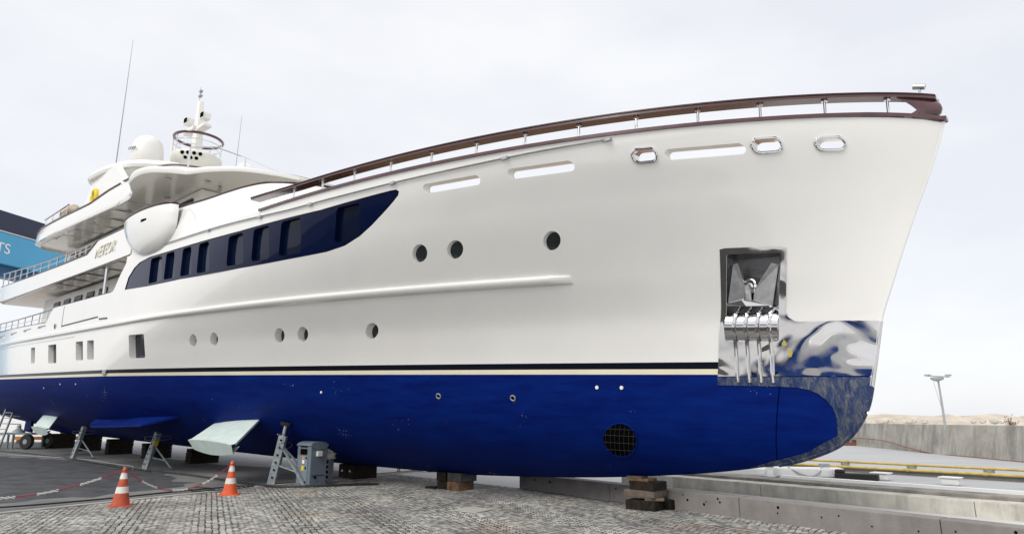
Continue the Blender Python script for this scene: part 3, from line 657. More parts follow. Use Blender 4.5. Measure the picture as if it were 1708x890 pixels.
# cap rail along the bulwark, thick rail plank above on stanchions
cs = np.concatenate([-1.2 + np.linspace(0, 1, 14) ** 2 * 1.4, np.linspace(.5, 12.4, 40)])
def railband(name, ss, z, b_out, b_in, th, m, offz=None):
    rows = [[], [], [], []]
    for s in ss:
        zz = z if offz is None else offz(s); bb = HB(s, 6.28); o_, i_ = bb + b_out, max(bb - b_in, 0.0)
        for r, (b, dz_) in enumerate(((o_, -th / 2), (o_, th / 2), (i_, th / 2), (i_, -th / 2))): rows[r].append(V3(s, b, zz + dz_))
    mb = MB(); n = len(ss)
    V = [p for r in rows for p in r]; Fs = []
    for k in range(n - 1):
        for r in range(4): r2 = (r + 1) % 4; Fs.append((r * n + k, r * n + k + 1, r2 * n + k + 1, r2 * n + k))
    Fs += [(0, n, 2 * n, 3 * n), (n - 1, 2 * n - 1, 3 * n - 1, 4 * n - 1)]
    mb.add(V, Fs)
    V2 = [(x, -y, z_) for x, y, z_ in V]; mb.add(V2, Fs)
    return yp(name, mb, m, None, False)
capz = lambda s: 6.30 if s > -.4 else 6.30 - .02 * (abs(s + .4) / .8)
railband('bulwark_cap', np.concatenate([[-1.26], cs]), 6.3, .045, .20, .055, teak, capz)
railz = lambda s: 6.62 if s < 11 else 6.62 + .03 * (s - 11)
rcs = np.concatenate([[-1.16, -1.14, -1.09, -1.02, -.96], cs[cs > -.93], [12.9]])
railband('handrail', rcs, 6.62, .01, .24, .045, teak, railz)
railband('handrail_edge', rcs, 6.655, .03, .06, .022, teak_edge, lambda s: railz(s) + .035)
# solid nose piece joining rail and cap at the stem head
nose_t = [(0, -1.10, -.97), (.25, -1.19, -.93), (.5, -1.215, -.87), (.75, -1.20, -.79), (1, -1.13, -.68)]
for sg in (1, -1):
    rows = [[(-(f_ + (a_ - f_) * k * k), -sg * max(HB(-1.2 + (a_ + 1.2) * k * k, 6.28) - .03, 0.) * (k > 0), 6.325 + .29 * t) for k in np.linspace(0, 1, 12)] for t, f_, a_ in nose_t]
    yp('rail_nose', MB().grid(rows), teak, None, True)
for s in (11.06, 9.95, 8.86, 7.77, 6.70, 5.66, 4.67, 3.69, 2.75, 1.83, .98, .16, -.59):
    for sg in (1, -1):
        b = (HB(s, 6.28) - .10) * sg
        st = yp('rail_stanchion', MB().tube([V3(s, b, 6.32), V3(s, b, 6.60)], .021, 8), steel, None, True)
        if sg == 1: yp('stanchion_flange', MB().lathe([(.05, 6.572), (.05, 6.592)], 10, V3(s, b, 0)), steel, st); 
# anchor light at the stem head
o = yp('stemhead_light', MB().tube([V3(-.95, .1, 6.66), V3(-.95, .1, 6.84)], .018, 8), steel_dull, None, True)
yp('lamp_head', MB().tube([V3(-1.03, .1, 6.85), V3(-.87, .1, 6.90)], .045, 10), steel_dull, o, True)
# grab rod along the topside
gs = [(18.8, 6.33), (16, 6.27), (13.9, 6.20), (12, 6.11), (10.9, 6.07), (9.5, 6.07), (8.6, 6.075), (6.9, 6.10), (5.55, 6.13), (4.35, 6.17), (3.16, 6.205)]
G2 = smoothline([(a, 0, b) for a, b in gs], 6)
rod = yp('grab_rod', MB().tube([hp(p.x, p.z, .035) for p in G2], .017, 6), steel_dull, None, True)
for s, z in ((15.2, 6.235), (12.3, 6.115), (10.2, 6.065), (7.6, 6.09), (5.0, 6.15), (3.16, 6.205)): yp('rod_bracket', MB().box(hp(s, z, .03), (.16, .06, .05)), steel_dull, rod)
# rubbing strake
rsl = np.linspace(4.95, 47, 90)
rz = lambda s: 4.085 + (.0035 * max(0, s - 16))
prof = [(0, .085), (.05, .075), (.085, .045), (.095, 0), (.085, -.045), (.05, -.075), (0, -.085)]
rows = [[hp(s, rz(s) + dz_, d_ - .005) for s in rsl] for d_, dz_ in prof]
rub = yp('rubbing_strake', MB().grid(rows), white, None, True, angle=80)
e0 = [hp(4.95, rz(4.95) + dz_, d_ - .005) for d_, dz_ in prof]
e1 = [hp(4.60, rz(4.6) + dz_ * .95, d_ * .38 - .004) for d_, dz_ in prof]; e2 = [hp(4.56, rz(4.6) + dz_ * .95, -.02) for d_, dz_ in prof]
yp('strake_end', MB().grid([e0, e1, e2]), white, rub)
yp('lower_bead', MB().tube([hp(s, 3.87 + .0035 * max(0, s - 16), .002) for s in np.linspace(27, 47, 30)], .016, 6), white, None, True)

# upper bulwark and bridge-deck fascia: lofted strip from hull top to cap
def loft(name, stations, m, mirror=True, rows=5, bulge=0., parent=None, smooth=True):
    # stations: (s_bot, b_bot, z_bot, s_top, b_top, z_top)
    for sg in ((1, -1) if mirror else (1,)):
        R_ = []
        for t in np.linspace(0, 1, rows):
            R_.append([V3(a + (d_ - a) * t, sg * (b + (e - b) * t + bulge * math.sin(math.pi * t)), c + (f - c) * t) for a, b, c, d_, e, f in stations])
        yp(name, MB().grid(R_), m, parent, smooth, angle=60)
fz = lambda s: np.interp(s, [22, 27, 31, 36.5, 44], [6.45, 6.47, 6.50, 6.55, 6.66])
tz_ = lambda s: np.interp(s, [22, 25.8, 26.6, 27, 31, 36.5, 44], [7.56, 7.56, 7.25, 7.17, 7.21, 7.32, 7.52])
st1 = [(s, HB(min(s, 30), 6.4) + .012, float(fz(s)), s, HB(min(s, 30), 7.4) + .012, float(tz_(s))) for s in np.concatenate([np.linspace(21.6, 25.8, 8), [26.2, 26.6, 27], np.linspace(28, 43.6, 16)])]
st1 += [(44.2, 4.2, 6.70, 44.1, 4.2, 7.53), (44.4, 3.6, 6.72, 44.3, 3.6, 7.53)]
loft('bridge_fascia', st1, white, rows=4)
# forward bulwark: hull side at the foot, coaming line at the head, rounding across the front
st2 = []
foot = [(21.7, 4.43, 6.38), (20, 4.44, 6.37), (18.8, 4.44, 6.35), (17, 4.44, 6.31), (15.5, 4.43, 6.29), (14.2, 4.36, 6.29), (13.4, 4.05, 6.29), (12.6, 3.3, 6.29), (12.2, 2.3, 6.29), (12.0, 1.1, 6.29), (11.95, 0, 6.29)]
head = [(21.9, 4.40, 7.55), (20, 4.38, 7.54), (18.3, 4.26, 7.52), (16.6, 4.09, 7.50), (15.4, 3.99, 7.50), (14.4, 3.86, 7.50), (13.6, 3.60, 7.50), (13.0, 2.95, 7.50), (12.65, 2.2, 7.50), (12.5, 1.1, 7.50), (12.45, 0, 7.50)]
def dense(P, n=5): return [tuple(p) for p in smoothline(P, n)]
for f, h in zip(dense(foot), dense(head)): st2.append((*f, *h))
loft('bridge_bulwark', st2, white, rows=6, bulge=.03)
def capline(name, P, r, m=teak_edge, mirror=True, flat_=1.):
    for sg in ((1, -1) if mirror else (1,)): yp(name, MB().tube([V3(s, sg * b, z) for s, b, z in P], r, 8, flat=flat_), m, None, True)
capline('bulwark_coaming', [p for p in dense(head) if p[0] < 18.4], .035)
capline('bulwark_coaming', [(22.1, 4.44, 7.57), (25.7, 4.44, 7.57)], .035); capline('bulwark_coaming', [(25.7, 4.44, 7.57), (26.1, 4.45, 7.45), (27.0, 4.45, 7.18), (31, 4.45, 7.23), (36.5, 4.44, 7.34), (43.6, 4.42, 7.52)], .03)
# foredeck coachroof under the bulwark overhang
yp('side_deck_infill', MB().prism([V3(s, b, 6.25) for s, b, z in dense(foot)] + [V3(s, -b, 6.25) for s, b, z in dense(foot)[::-1]], [V3(s, b, 6.29) for s, b, z in dense(foot)] + [V3(s, -b, 6.29) for s, b, z in dense(foot)[::-1]]), white_mat)
# wing station pods
zr = [7.55, 7.42, 7.2, 6.95, 6.7, 6.48, 6.3, 6.19, 6.14]; sa_ = [22.2, 22.17, 22.07, 21.87, 21.57, 21.2, 20.75, 20.3, 19.9]; sf = [17.95, 17.9, 17.85, 17.85, 17.92, 18.1, 18.42, 18.85, 19.35]; am = [.50, .51, .50, .47, .41, .33, .22, .11, .0]
Zr = np.linspace(0, 8, 33); pr = [pchip(range(9), q)(Zr) for q in (zr, sa_, sf, am)]
for sg in (1, -1):
    rows = []
    for z, a, f, m_ in zip(*pr):
        row = []
        for k in range(29):
            t = math.pi * k / 28; s = (a + f) / 2 + (a - f) / 2 * math.cos(t); row.append(V3(s, sg * (4.36 + .03 * (m_ > 0) + m_ * math.sin(t) ** .75), z))
        rows.append(row)
    pod = yp('wing_station', MB().grid(rows), white, None, True, angle=80)
    top = rows[0]; yp('station_coaming', MB().tube(top, .04, 8), teak_edge, pod, True)
    yp('station_floor', MB().add(top, [tuple(range(29))]), white_mat, pod)
    if sg == 1:
        yp('vent_slot', MB().prism([V3(19.55, 4.905, 7.13), V3(18.72, 4.80, 7.13), V3(18.78, 4.80, 7.20), V3(19.48, 4.905, 7.20)][::1], [V3(19.55, 4.80, 7.13), V3(18.72, 4.70, 7.13), V3(18.78, 4.70, 7.20), V3(19.48, 4.80, 7.20)]), dark_in, pod)
# decks and houses
def slab(name, outline, z0, z1, m, ztop=None):
    P = outline + [(s, -b) for s, b in outline[::-1] if b > 1e-6]
    return yp(name, MB().prism([V3(s, b, z0) for s, b in P], [V3(s, b, z1) for s, b in P]), m)
yp('bridge_deck', MB().prism([V3(12.7, 2.2, 6.46), V3(14.5, 3.8, 6.46), V3(22, 4.38, 6.46), V3(36, 4.36, 6.55), V3(44.2, 4.15, 6.64), V3(44.2, -4.15, 6.64), V3(36, -4.36, 6.55), V3(22, -4.38, 6.46), V3(14.5, -3.8, 6.46), V3(12.7, -2.2, 6.46)],
   [V3(12.7, 2.2, 6.60), V3(14.5, 3.8, 6.60), V3(22, 4.38, 6.60), V3(36, 4.36, 6.69), V3(44.2, 4.15, 6.78), V3(44.2, -4.15, 6.78), V3(36, -4.36, 6.69), V3(22, -4.38, 6.60), V3(14.5, -3.8, 6.60), V3(12.7, -2.2, 6.60)]), soffit)
def house(name, s0, s1, b, z0, z1, m, wins, wz0, wz1, front=None):
    h = yp(name, MB().prism([V3(s0, b, z0), V3(s1, b, z0), V3(s1, -b, z0), V3(s0, -b, z0)], [V3(s0 + (front or 0), b - .08, z1), V3(s1, b - .08, z1), V3(s1, -b + .08, z1), V3(s0 + (front or 0), -b + .08, z1)]), m, bevel=.06)
    for a, c in wins:
        w = rrect([(a, wz0), (a, wz1), (c, wz1), (c, wz0)], .09)
        for sg in (1, -1):
            fr = yp('house_window', MB().prism([V3(s, sg * (b + .012 - .08 * (z - z0) / (z1 - z0)), z) for s, z in w], [V3(s, sg * (b + .04 - .08 * (z - z0) / (z1 - z0)), z) for s, z in w]), rubber, h)
            cs_, cz_ = (a + c) / 2, (wz0 + wz1) / 2; w2 = [(cs_ + (s - cs_) * .93, cz_ + (z - cz_) * .92) for s, z in w]
            yp('pane', MB().prism([V3(s, sg * (b + .03 - .08 * (z - z0) / (z1 - z0)), z) for s, z in w2], [V3(s, sg * (b + .046 - .08 * (z - z0) / (z1 - z0)), z) for s, z in w2]), pane_m, fr)
    return h
house('main_deck_house', 22.3, 38.5, 3.35, 4.36, 6.455, white_mat, [(27.9, 29.0), (29.7, 30.8), (31.5, 32.7), (33.4, 34.5), (35.2, 36.3)], 5.25, 6.14)
yp('passage_bulkhead', MB().box(V3(22.2, 0, 5.4), (.1, 8.72, 2.1)), white_mat)
house('bridge_house', 19.8, 37.5, 3.0, 6.61, 8.89, white_mat, [(20.8, 22.6), (23.2, 25), (26, 28), (30.3, 32.3), (32.8, 34.3), (34.9, 36.2)], 7.6, 8.66, front=.4)
# sun deck with lobed overhang
half = [(38.2, 0), (38.15, 2.5), (38.0, 3.7), (37.6, 4.15), (36.8, 4.33), (34, 4.36), (30, 4.28), (27, 4.2), (24.6, 4.12), (23.6, 4.16), (22.8, 4.34), (22.1, 4.63), (21.3, 4.83), (20.5, 4.86), (19.9, 4.70), (19.45, 4.32), (19.22, 3.98), (19.08, 3.82), (18.75, 3.68), (18.2, 3.42), (17.45, 2.85), (17.0, 2.1), (16.72, 1.15), (16.65, 0)]
hd = [half[0]] + [(p.x, p.y) for p in smoothline([(a, b, 0) for a, b in half], 4)][1:]
bot = lambda s: 8.9 + max(0, s - 26) * .016
ftop = lambda s: float(np.interp(s, [16.6, 19, 20, 24.7], [9.04, 9.10, 9.12, 9.14]))
btop = lambda s: float(np.interp(s, [24.7, 26.2, 28.5, 36.2, 38.2], [9.78, 9.76, 9.60, 9.76, 9.55]))
for sg in (1, -1):
    fb = [V3(s, sg * b, bot(s)) for s, b in hd]; ft = [V3(s + (.02 if s < 30 else -.0), sg * max(b + .03 * (b > .5), 0), ftop(s)) for s, b in hd]; fm = [tuple((Vector(p) * .5 + Vector(q) * .5) + Vector((0, -sg * .05 * (abs(p[1]) > .5), 0))) for p, q in zip(fb, ft)]
    fas = yp('sundeck_fascia', MB().grid([fb, fm, ft]), white, None, True, angle=70)
    ti = [V3(s, sg * max(b - .12, 0), ftop(s)) for s, b in hd]; to = [V3(s, sg * max(b - .2, 0), 9.0) for s, b in hd]
    yp('fascia_top', MB().grid([ft, ti, to]), white_mat, fas, True, angle=30)
bwk = [(24.8, 4.1, 9.79), (23.4, 4.05, 9.76), (22.0, 3.98, 9.70), (20.9, 3.86, 9.6), (20.1, 3.5, 9.48), (19.6, 2.8, 9.40), (19.35, 1.6, 9.36), (19.3, 0, 9.36)]
aftp = [(s, b) for s, b in hd if s > 24.9]
BW = [(s, b + .035 * (b > .5), bot(s) + .02, s - .0, b + .02 * (b > .5), btop(s)) for s, b in aftp] + [(s - .06, b + .08 * (b > .5), 9.0, s, b, z) for s, b, z in dense(bwk)]
loft('sundeck_bulwark', BW, white, rows=4, bulge=.025)
capline('sundeck_coaming', [(s, b + .025, btop(s) + .01) for s, b in aftp if 24.9 < s < 37.4 and b > 3.9], .042)
capline('sundeck_rail_cap', [(s, b, z + .05) for s, b, z in dense(bwk) if s < 24.9 and s > 19.7], .07, teak, flat_=.45)
yp('sundeck_soffit', MB().prism([V3(s, b, bot(s)) for s, b in hd] + [V3(s, -b, bot(s)) for s, b in hd[::-1] if b > 0], [V3(s, b * .99, bot(s) + .08) for s, b in hd] + [V3(s, -b * .99, bot(s) + .08) for s, b in hd[::-1] if b > 0]), soffit)
# soffit beams (shallow ribs) and downlights
for s in (24.6, 26.4, 28.2, 30.0, 31.8, 33.6): yp('soffit_panel', MB().box(V3(s, 3.55, bot(s) - .012), (1.15, 1.05, .03)), soffit)
for s, b in ((20.0, 4.1), (22.3, 3.3), (19.25, 3.1), (20.9, 2.5), (25.5, 3.6), (29.0, 3.9), (31.3, 4.0), (34.4, 4.1)):
    yp('downlight', MB().lathe([(.10, bot(s) - .035), (.10, bot(s) - .02), (.06, bot(s) - .02), (.055, bot(s) + .01)], 14, V3(s, b, 0)), steel_dull, None, True)
for s in (24.2, 26.2, 28.2, 30.2, 32.2): yp('deckhead_panel', MB().box(V3(s, 3.88, 6.452), (1.5, .75, .03)), soffit)
o = yp('searchlight', MB().tube([V3(19.6, 2.55, 8.85), V3(19.45, 2.62, 8.76)], [.06, .08], 10), lamp_g, None, True)
# roof over the wheelhouse
yp('wheelhouse_roof', MB().prism([V3(s, b * .97, 9.05) for s, b in hd if s < 24] + [V3(s, -b * .97, 9.05) for s, b in hd[::-1] if s < 24 and b > 0], [V3(s * .7 + 6.6, b * .6, 9.32) for s, b in hd if s < 24] + [V3(s * .7 + 6.6, -b * .6, 9.32) for s, b in hd[::-1] if s < 24 and b > 0]), white_mat, None, True)
# rails aft
def guard(name, ss, b, zb, zt, m_top, mids=1, step=1.45):
    for sg in (1, -1):
        g = yp(name, MB().tube([V3(s, sg * b, zt(s)) for s in ss], .038, 8, flat=.7), m_top, None, True)
        s = ss[0] + .15
        while s < ss[-1]:
            yp('stanchion', MB().tube([V3(s, sg * b, zb(s)), V3(s, sg * b, zt(s))], .026, 6), steel, g, True); s += step
        for k in range(mids):
            yp('rail_wire', MB().tube([V3(s, sg * b, zb(s) + (zt(s) - zb(s)) * (k + 1) / (mids + 1)) for s in ss], .014, 6), steel, g, True)
guard('bridge_guardrail', list(np.linspace(25.8, 43.8, 20)), 4.40, lambda s: float(np.interp(s, [25.8, 27, 31, 36.5, 44], [7.54, 7.18, 7.22, 7.33, 7.5])), lambda s: float(np.interp(s, [25.8, 31.2, 36.9, 44.5], [7.58, 7.68, 7.92, 8.36])), teak, 1)
guard('main_guardrail', list(np.linspace(30.8, 44, 14)), 4.30, lambda s: float(np.interp(s, [30.8, 31.8, 36, 42], [5.3, 4.75, 4.84, 4.92])), lambda s: 5.34 + max(0, s - 38) * .01, teak, 1)
capline('bulwark_coaming', [(22.9, 4.40, 5.30), (27, 4.41, 5.32), (30.7, 4.41, 5.35)], .03); capline('bulwark_coaming', [(30.7, 4.41, 5.35), (31.76, 4.41, 4.77), (36.1, 4.41, 4.85), (41.7, 4.36, 4.92), (48, 4.15, 4.92)], .026)
guard('sundeck_guardrail', list(np.linspace(32.6, 37.0, 6)), 4.15, lambda s: btop(s), lambda s: 10.38, teak, 1, 1.3)
yp('cushion_roll', MB().tube([V3(31.6, 3.95, 9.95), V3(32.4, 3.95, 10.16), V3(34.4, 3.95, 10.24)], [.14, .24, .16], 10), beige, None, True)
yp('deck_post', MB().tube([V3(24.9, 4.2, 5.32), V3(24.95, 4.2, 6.47)], .055, 10), steel, None, True)
yp('boarding_groove', MB().beam(hp(29.1, 4.44, .004), hp(24.3, 4.49, .004), .012, .05), black)
yp('boarding_groove', MB().beam(hp(24.1, 4.40, .004), hp(23.2, 4.37, .004), .03, .05), black); yp('boarding_groove', MB().beam(hp(29.1, 4.40, .004), hp(29.1, 5.26, .004), .012, .02), black)
for k, (a, c) in enumerate(((31.4, 33.1), (34.3, 35.9), (37.2, 38.9), (41.2, 42.8))):
    z = 6.94 + .012 * (a - 31); yp('fascia_slot', MB().prism([V3(s, 4.448, z_) for s, z_ in slot(a, c, z - .06, z + .06, 5)], [V3(s, 4.40, z_) for s, z_ in slot(a, c, z - .06, z + .06, 5)]), soffit)
# hardtop and arch
ho = [(33.9, 0), (33.8, 2.2), (33.3, 3.2), (32.6, 3.58), (31.5, 3.62), (29.8, 3.40), (28.5, 2.95), (27.6, 2.1), (27.2, 1.0), (27.1, 0)]
hh = [(p.x, p.y) for p in smoothline([(a, b, 0) for a, b in ho], 4)]
def ring2(sc, z): return [V3(30.5 + (s - 30.5) * sc, b * sc, z) for s, b in hh] + [V3(30.5 + (s - 30.5) * sc, -b * sc, z) for s, b in hh[::-1][1:-1]]
mb = MB(); rg = [ring2(.93, 11.62), ring2(.985, 11.66), ring2(1, 11.78), ring2(.99, 11.94), ring2(.94, 12.03), ring2(.8, 12.08)]
for a, b in zip(rg[:-1], rg[1:]):
    n = len(a); mb.add(a + b, [(k, (k + 1) % n, n + (k + 1) % n, n + k) for k in range(n)])
mb.add(rg[0], [tuple(range(len(rg[0])))]); mb.add(rg[-1], [tuple(range(len(rg[0])))]); yp('hardtop', mb, white, None, True, fix=True, angle=50)
for sg in (1, -1):
    a = [(32.2, 11.68), (28.95, 11.68), (27.5, 10.7), (27.3, 9.6), (34.2, 9.7), (33.45, 10.45)]
    hole = [(31.5, 10.95), (30.5, 11.1), (29.6, 10.75), (29.6, 9.9), (32.3, 9.9)]
    arch = yp('radar_arch_leg', MB().prism([V3(s, sg * 3.42, z) for s, z in a], [V3(s, sg * 3.12, z) for s, z in a]), white, None, bevel=.05)
    yp('arch_recess', MB().prism([V3(s, sg * 3.432, z) for s, z in rrect(hole, .2)], [V3(s, sg * 3.40, z) for s, z in rrect(hole, .2)]), white_mat, arch)
    c = Vector(V3(31.3, sg * 3.5, 10.62)); yp('lifebuoy', MB().tube([c + Vector((.30 * math.cos(t), 0, .36 * math.sin(t))) for t in np.linspace(0, 2 * math.pi, 20, endpoint=False)], .09, 8, closed=True), yellow_l, arch, True)
# satellite domes
for sg in (1, -1):
    dm = yp('satellite_dome', MB().lathe([(.60, 12.03), (.65, 12.1), (.67, 12.45), (.65, 12.8), (.58, 13.05), (.44, 13.24), (.26, 13.34), (.05, 13.38)], 28, V3(28.9, 2.25 * sg, 0)), white_mat, None, True)
    if sg == 1:
        me = text_mesh('com', .28, .006); o = link('dome_lettering', me, navy_l, dm); 
        Mt = Matrix((Vector((.55, -.835, 0)), Vector((0, 0, 1)), Vector((-.835, -.55, 0)))).transposed().to_4x4(); Mt = Matrix((Vector((.95, .32, 0)), Vector((0, 0, 1)), Vector((.32, -.95, 0)))).transposed().to_4x4(); Mt.translation = Vector(V3(28.69, 2.89, 12.5)) + Vector((-.26, -.11, 0)) + Vector((.012, -.036, 0)); o.matrix_local = Mt
# mast on the centre line
mc = (29.2, 0)
ms = yp('mast', MB().prism([V3(29.2 + a, b, 12.9) for a, b in ((-.22, .2), (.4, .2), (.4, -.2), (-.22, -.2))], [V3(29.55 + a, b, 16.15) for a, b in ((-.12, .11), (.2, .11), (.2, -.11), (-.12, -.11))]), white_mat, None, bevel=.04)
yp('mast_bowl', MB().lathe([(.45, 12.05), (.55, 12.3), (1.0, 12.62), (1.16, 12.86), (1.15, 13.05), (1.05, 13.15)], 32, V3(*mc, 0)), cream_dome, ms, True)
rr_ = 1.08; ringp = [V3(29.2 + rr_ * math.cos(t), rr_ * math.sin(t), 14.0) for t in np.linspace(0, 2 * math.pi, 40, endpoint=False)]
yp('mast_ring', MB().tube(ringp, .075, 8, closed=True, flat=.9), teak, ms, True)
for zz in (13.4, 13.68): yp('ring_wire', MB().tube([(x, y, zz) for x, y, z in ringp], .018, 6, closed=True), steel, ms, True)
for t in (-2.2, -.9, .5, 1.75, 2.7): yp('ring_post', MB().tube([V3(29.2 + 1.06 * math.cos(t), 1.06 * math.sin(t), 13.0), V3(29.2 + 1.06 * math.cos(t), 1.06 * math.sin(t), 13.98)], .022, 6), steel, ms, True)
yp('ring_strut', MB().tube([V3(29.85, .95, 12.1), V3(29.85, .95, 13.98)], .05, 8), white_mat, ms, True)
for k in range(7):
    t = R(128 + 13 * (k % 4) + (6 if k > 3 else 0)); zz = 12.93 - .2 * (k > 3); r = 1.15 - .12 * (k > 3)
    c = Vector(V3(29.2 - r * math.sin(t) * 0 + r * math.cos(t), r * math.sin(t), zz)); n_ = Vector((-math.cos(t), -math.sin(t), -.3)).normalized()
    yp('mast_light', MB().tube([c - n_ * .05, c + n_ * .06], .085, 10), dark_in, ms, True)
for zz, a0, a1 in ((15.3, .5, 1.3), (15.0, -.4, -1.0)):
    yp('mast_arm', MB().beam(V3(29.4, 0, zz - .35), V3(29.4 + a1, 0, zz - .45), .16, .12), white_mat, ms, bevel=.03)
    lt = yp('floodlight', MB().box(V3(29.4 + a1 * .9, .1, zz), (.46, .4, .36)), white_mat, ms, bevel=.06); yp('lens', MB().box(V3(29.4 + a1 * .9 - .12, .31, zz), (.3, .04, .22)), dark_in, lt)
yp('mast_arm', MB().prism([V3(29.3 + a, b, 14.55) for a, b in ((.1, .3), (1.35, .3), (1.35, -.3), (.1, -.3))], [V3(29.3 + a, b, 14.75) for a, b in ((.0, .3), (1.45, .3), (1.45, -.3), (.0, -.3))]), white_mat, ms, bevel=.05)
yp('mast_arm', MB().box(V3(28.75, 0, 14.55), (.9, .4, .16)), white_mat, ms, bevel=.04)
yp('wind_vane_post', MB().tube([V3(29.75, 0, 15.6), V3(29.85, 0, 17.0)], .025, 6), steel_dull, ms, True)
for zz, w in ((16.75, .16), (16.5, .22), (16.05, .1)): yp('wind_sensor', MB().box(V3(29.72, 0, zz), (w, .14, .12)), lamp_g, ms, bevel=.02)
yp('radio_whip', MB().tube([V3(31.0, 2.9, 12.0), V3(31.15, 2.9, 15.4), V3(31.32, 2.9, 18.9)], [.03, .02, .008], 6), lamp_g, None, True)
yp('radio_whip', MB().tube([V3(30.6, 2.9, 12.0), V3(30.6, 2.9, 13.6)], .012, 5), white_mat, None, True)
yp('radio_whip', MB().tube([V3(24.6, 0, 9.5), V3(24.55, 0, 13.9)], [.022, .008], 5), lamp_g, None, True)
for sg in (1, -1):
    gr = yp('roof_rail', MB().tube([V3(19.4, sg * 3.75, 9.95), V3(18.3, sg * 3.35, 9.80), V3(18.03, sg * 2.45, 9.63), V3(17.8, sg * 1.7, 9.41), V3(17.32, sg * 1.0, 9.14)], .02, 6), steel, None, True)
    for s, b, z in ((18.03, 2.45, 9.63), (19.4, 3.75, 9.95)): yp('rail_post', MB().tube([V3(s, sg * b, 9.08), V3(s, sg * b, z)], .034, 6), steel, gr, True)
yp('jackstaff', MB().tube([V3(12.6, 2.6, 7.5), V3(12.6, 2.6, 7.75)], .03, 6), steel_dull, None, True)
# name on the side
me = text_mesh('METEOR', .62, .022, .25); nm = link('name_lettering', me, gold, yacht)
Mt = Matrix((Vector((1, 0, 0)), Vector((0, 0, 1)), Vector((0, -1, 0)))).transposed().to_4x4(); Mt.translation = Vector(V3(25.75, 4.465, 6.83)); nm.matrix_local = Mt

# ---- anchor pocket
inner = [(a - .0, b) for a, b in pocket]
pk = yp('anchor_pocket', MB().add([hp(s, z, .014) for s, z in pocket] + [V3(s + .12, HB(s, z) * .2 + .8 - .42 - .25 * (4.4 - z) * .2, z) for s, z in pocket], [(k, (k + 1) % len(pocket), len(pocket) + (k + 1) % len(pocket), len(pocket) + k) for k in range(len(pocket))]), steel, None)
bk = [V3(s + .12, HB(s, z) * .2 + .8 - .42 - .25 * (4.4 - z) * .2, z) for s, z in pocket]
yp('pocket_back', MB().add(bk, [tuple(range(len(bk)))]), mat('shade_darkened_steel', (.13, .13, .135), .35, .8, bump=.8, bscale=5.), pk)  # back wall steel darkened to paint in the shade of the recess
def pp(u, v, w):                     # u across (0 aft .. 1 forward), v up (0 .. 1), w metres out from the plate
    sl, sr = np.interp(v, [0, .4, 1], [2.20, 2.10, 1.90]), np.interp(v, [0, .4, 1], [1.37, 1.30, 1.11]); z = 2.93 + 1.41 * v; s = sl + (sr - sl) * u
    return V3(s, HB(s, z) + w, z)
lip = []
for w, v in ((-.30, .36), (-.10, .335), (.02, .30), (.075, .24), (.09, .17), (.07, .10), (.02, .03), (-.03, 0.)): lip.append([pp(u, v, w) for u in np.linspace(.0, 1., 12)])
yp('chain_lip', MB().grid(lip), steel, pk, True, angle=80)
for u in (.20, .42, .64, .86):
    P = [pp(u - .12 * 0, .52, -.34), pp(u, .44, -.22), pp(u, .37, -.08), pp(u, .31, .05), pp(u, .24, .10), pp(u, .17, .115), pp(u, .10, .095), pp(u, .03, .05)]
    s_, z_ = -P[-1][0], P[-1][2]; P += [hp(s_ + .01, 2.75, .03), hp(s_ + .02, 2.55, .03), hp(s_ + .03, 2.36, .028), hp(s_ + .03, 2.24, .02)]
    yp('chain_rib', MB().tube(smoothline(P, 4), .033, 8), steel, pk, True)
def ap(u, v, w): return pp((u - 1209) / 92, (570 - v) / 148, w)      # anchor points given in image pixels, mapped onto the pocket
anc = yp('anchor', MB().tube([ap(1247, 462, -.30), ap(1247, 478, -.02), ap(1248, 500, .04)], [.07, .075, .065], 10), steel_dull, None, True)
yp('shackle', MB().tube([Vector(ap(1247, 474, -.06)) + Vector((math.cos(t) * .10, 0, math.sin(t) * .11)) for t in np.linspace(0, 2 * math.pi, 18, endpoint=False)], .022, 8, closed=True), steel, anc, True)
def fluke(pts): 
    a = [ap(*p) for p in pts]; cen_ = sum((Vector(p) for p in a), Vector()) / len(a); b = [tuple(Vector(p) * .9 + cen_ * .1 + Vector((0, .10, 0))) for p in a]
    return MB().prism(a, b)
yp('fluke', fluke([(1210, 502, -.02), (1215, 437, -.10), (1225, 435, -.06), (1242, 480, .0), (1241, 504, .02)]), steel_dull, anc, bevel=.008)
yp('fluke', fluke([(1257, 504, .02), (1257, 482, .0), (1282, 437, -.08), (1293, 440, -.12), (1288, 510, -.04)]), steel_dull, anc, bevel=.008)
yp('crown', MB().prism([ap(1209, 504, .02), ap(1238, 499, .06), ap(1258, 500, .06), ap(1286, 509, .0), ap(1284, 512, .0), ap(1247, 510, .07), ap(1210, 508, .02)], [ap(1209, 504, -.14), ap(1238, 499, -.12), ap(1258, 500, -.12), ap(1286, 509, -.16), ap(1284, 512, -.16), ap(1247, 510, -.12), ap(1210, 508, -.14)]), steel, anc, bevel=.006)
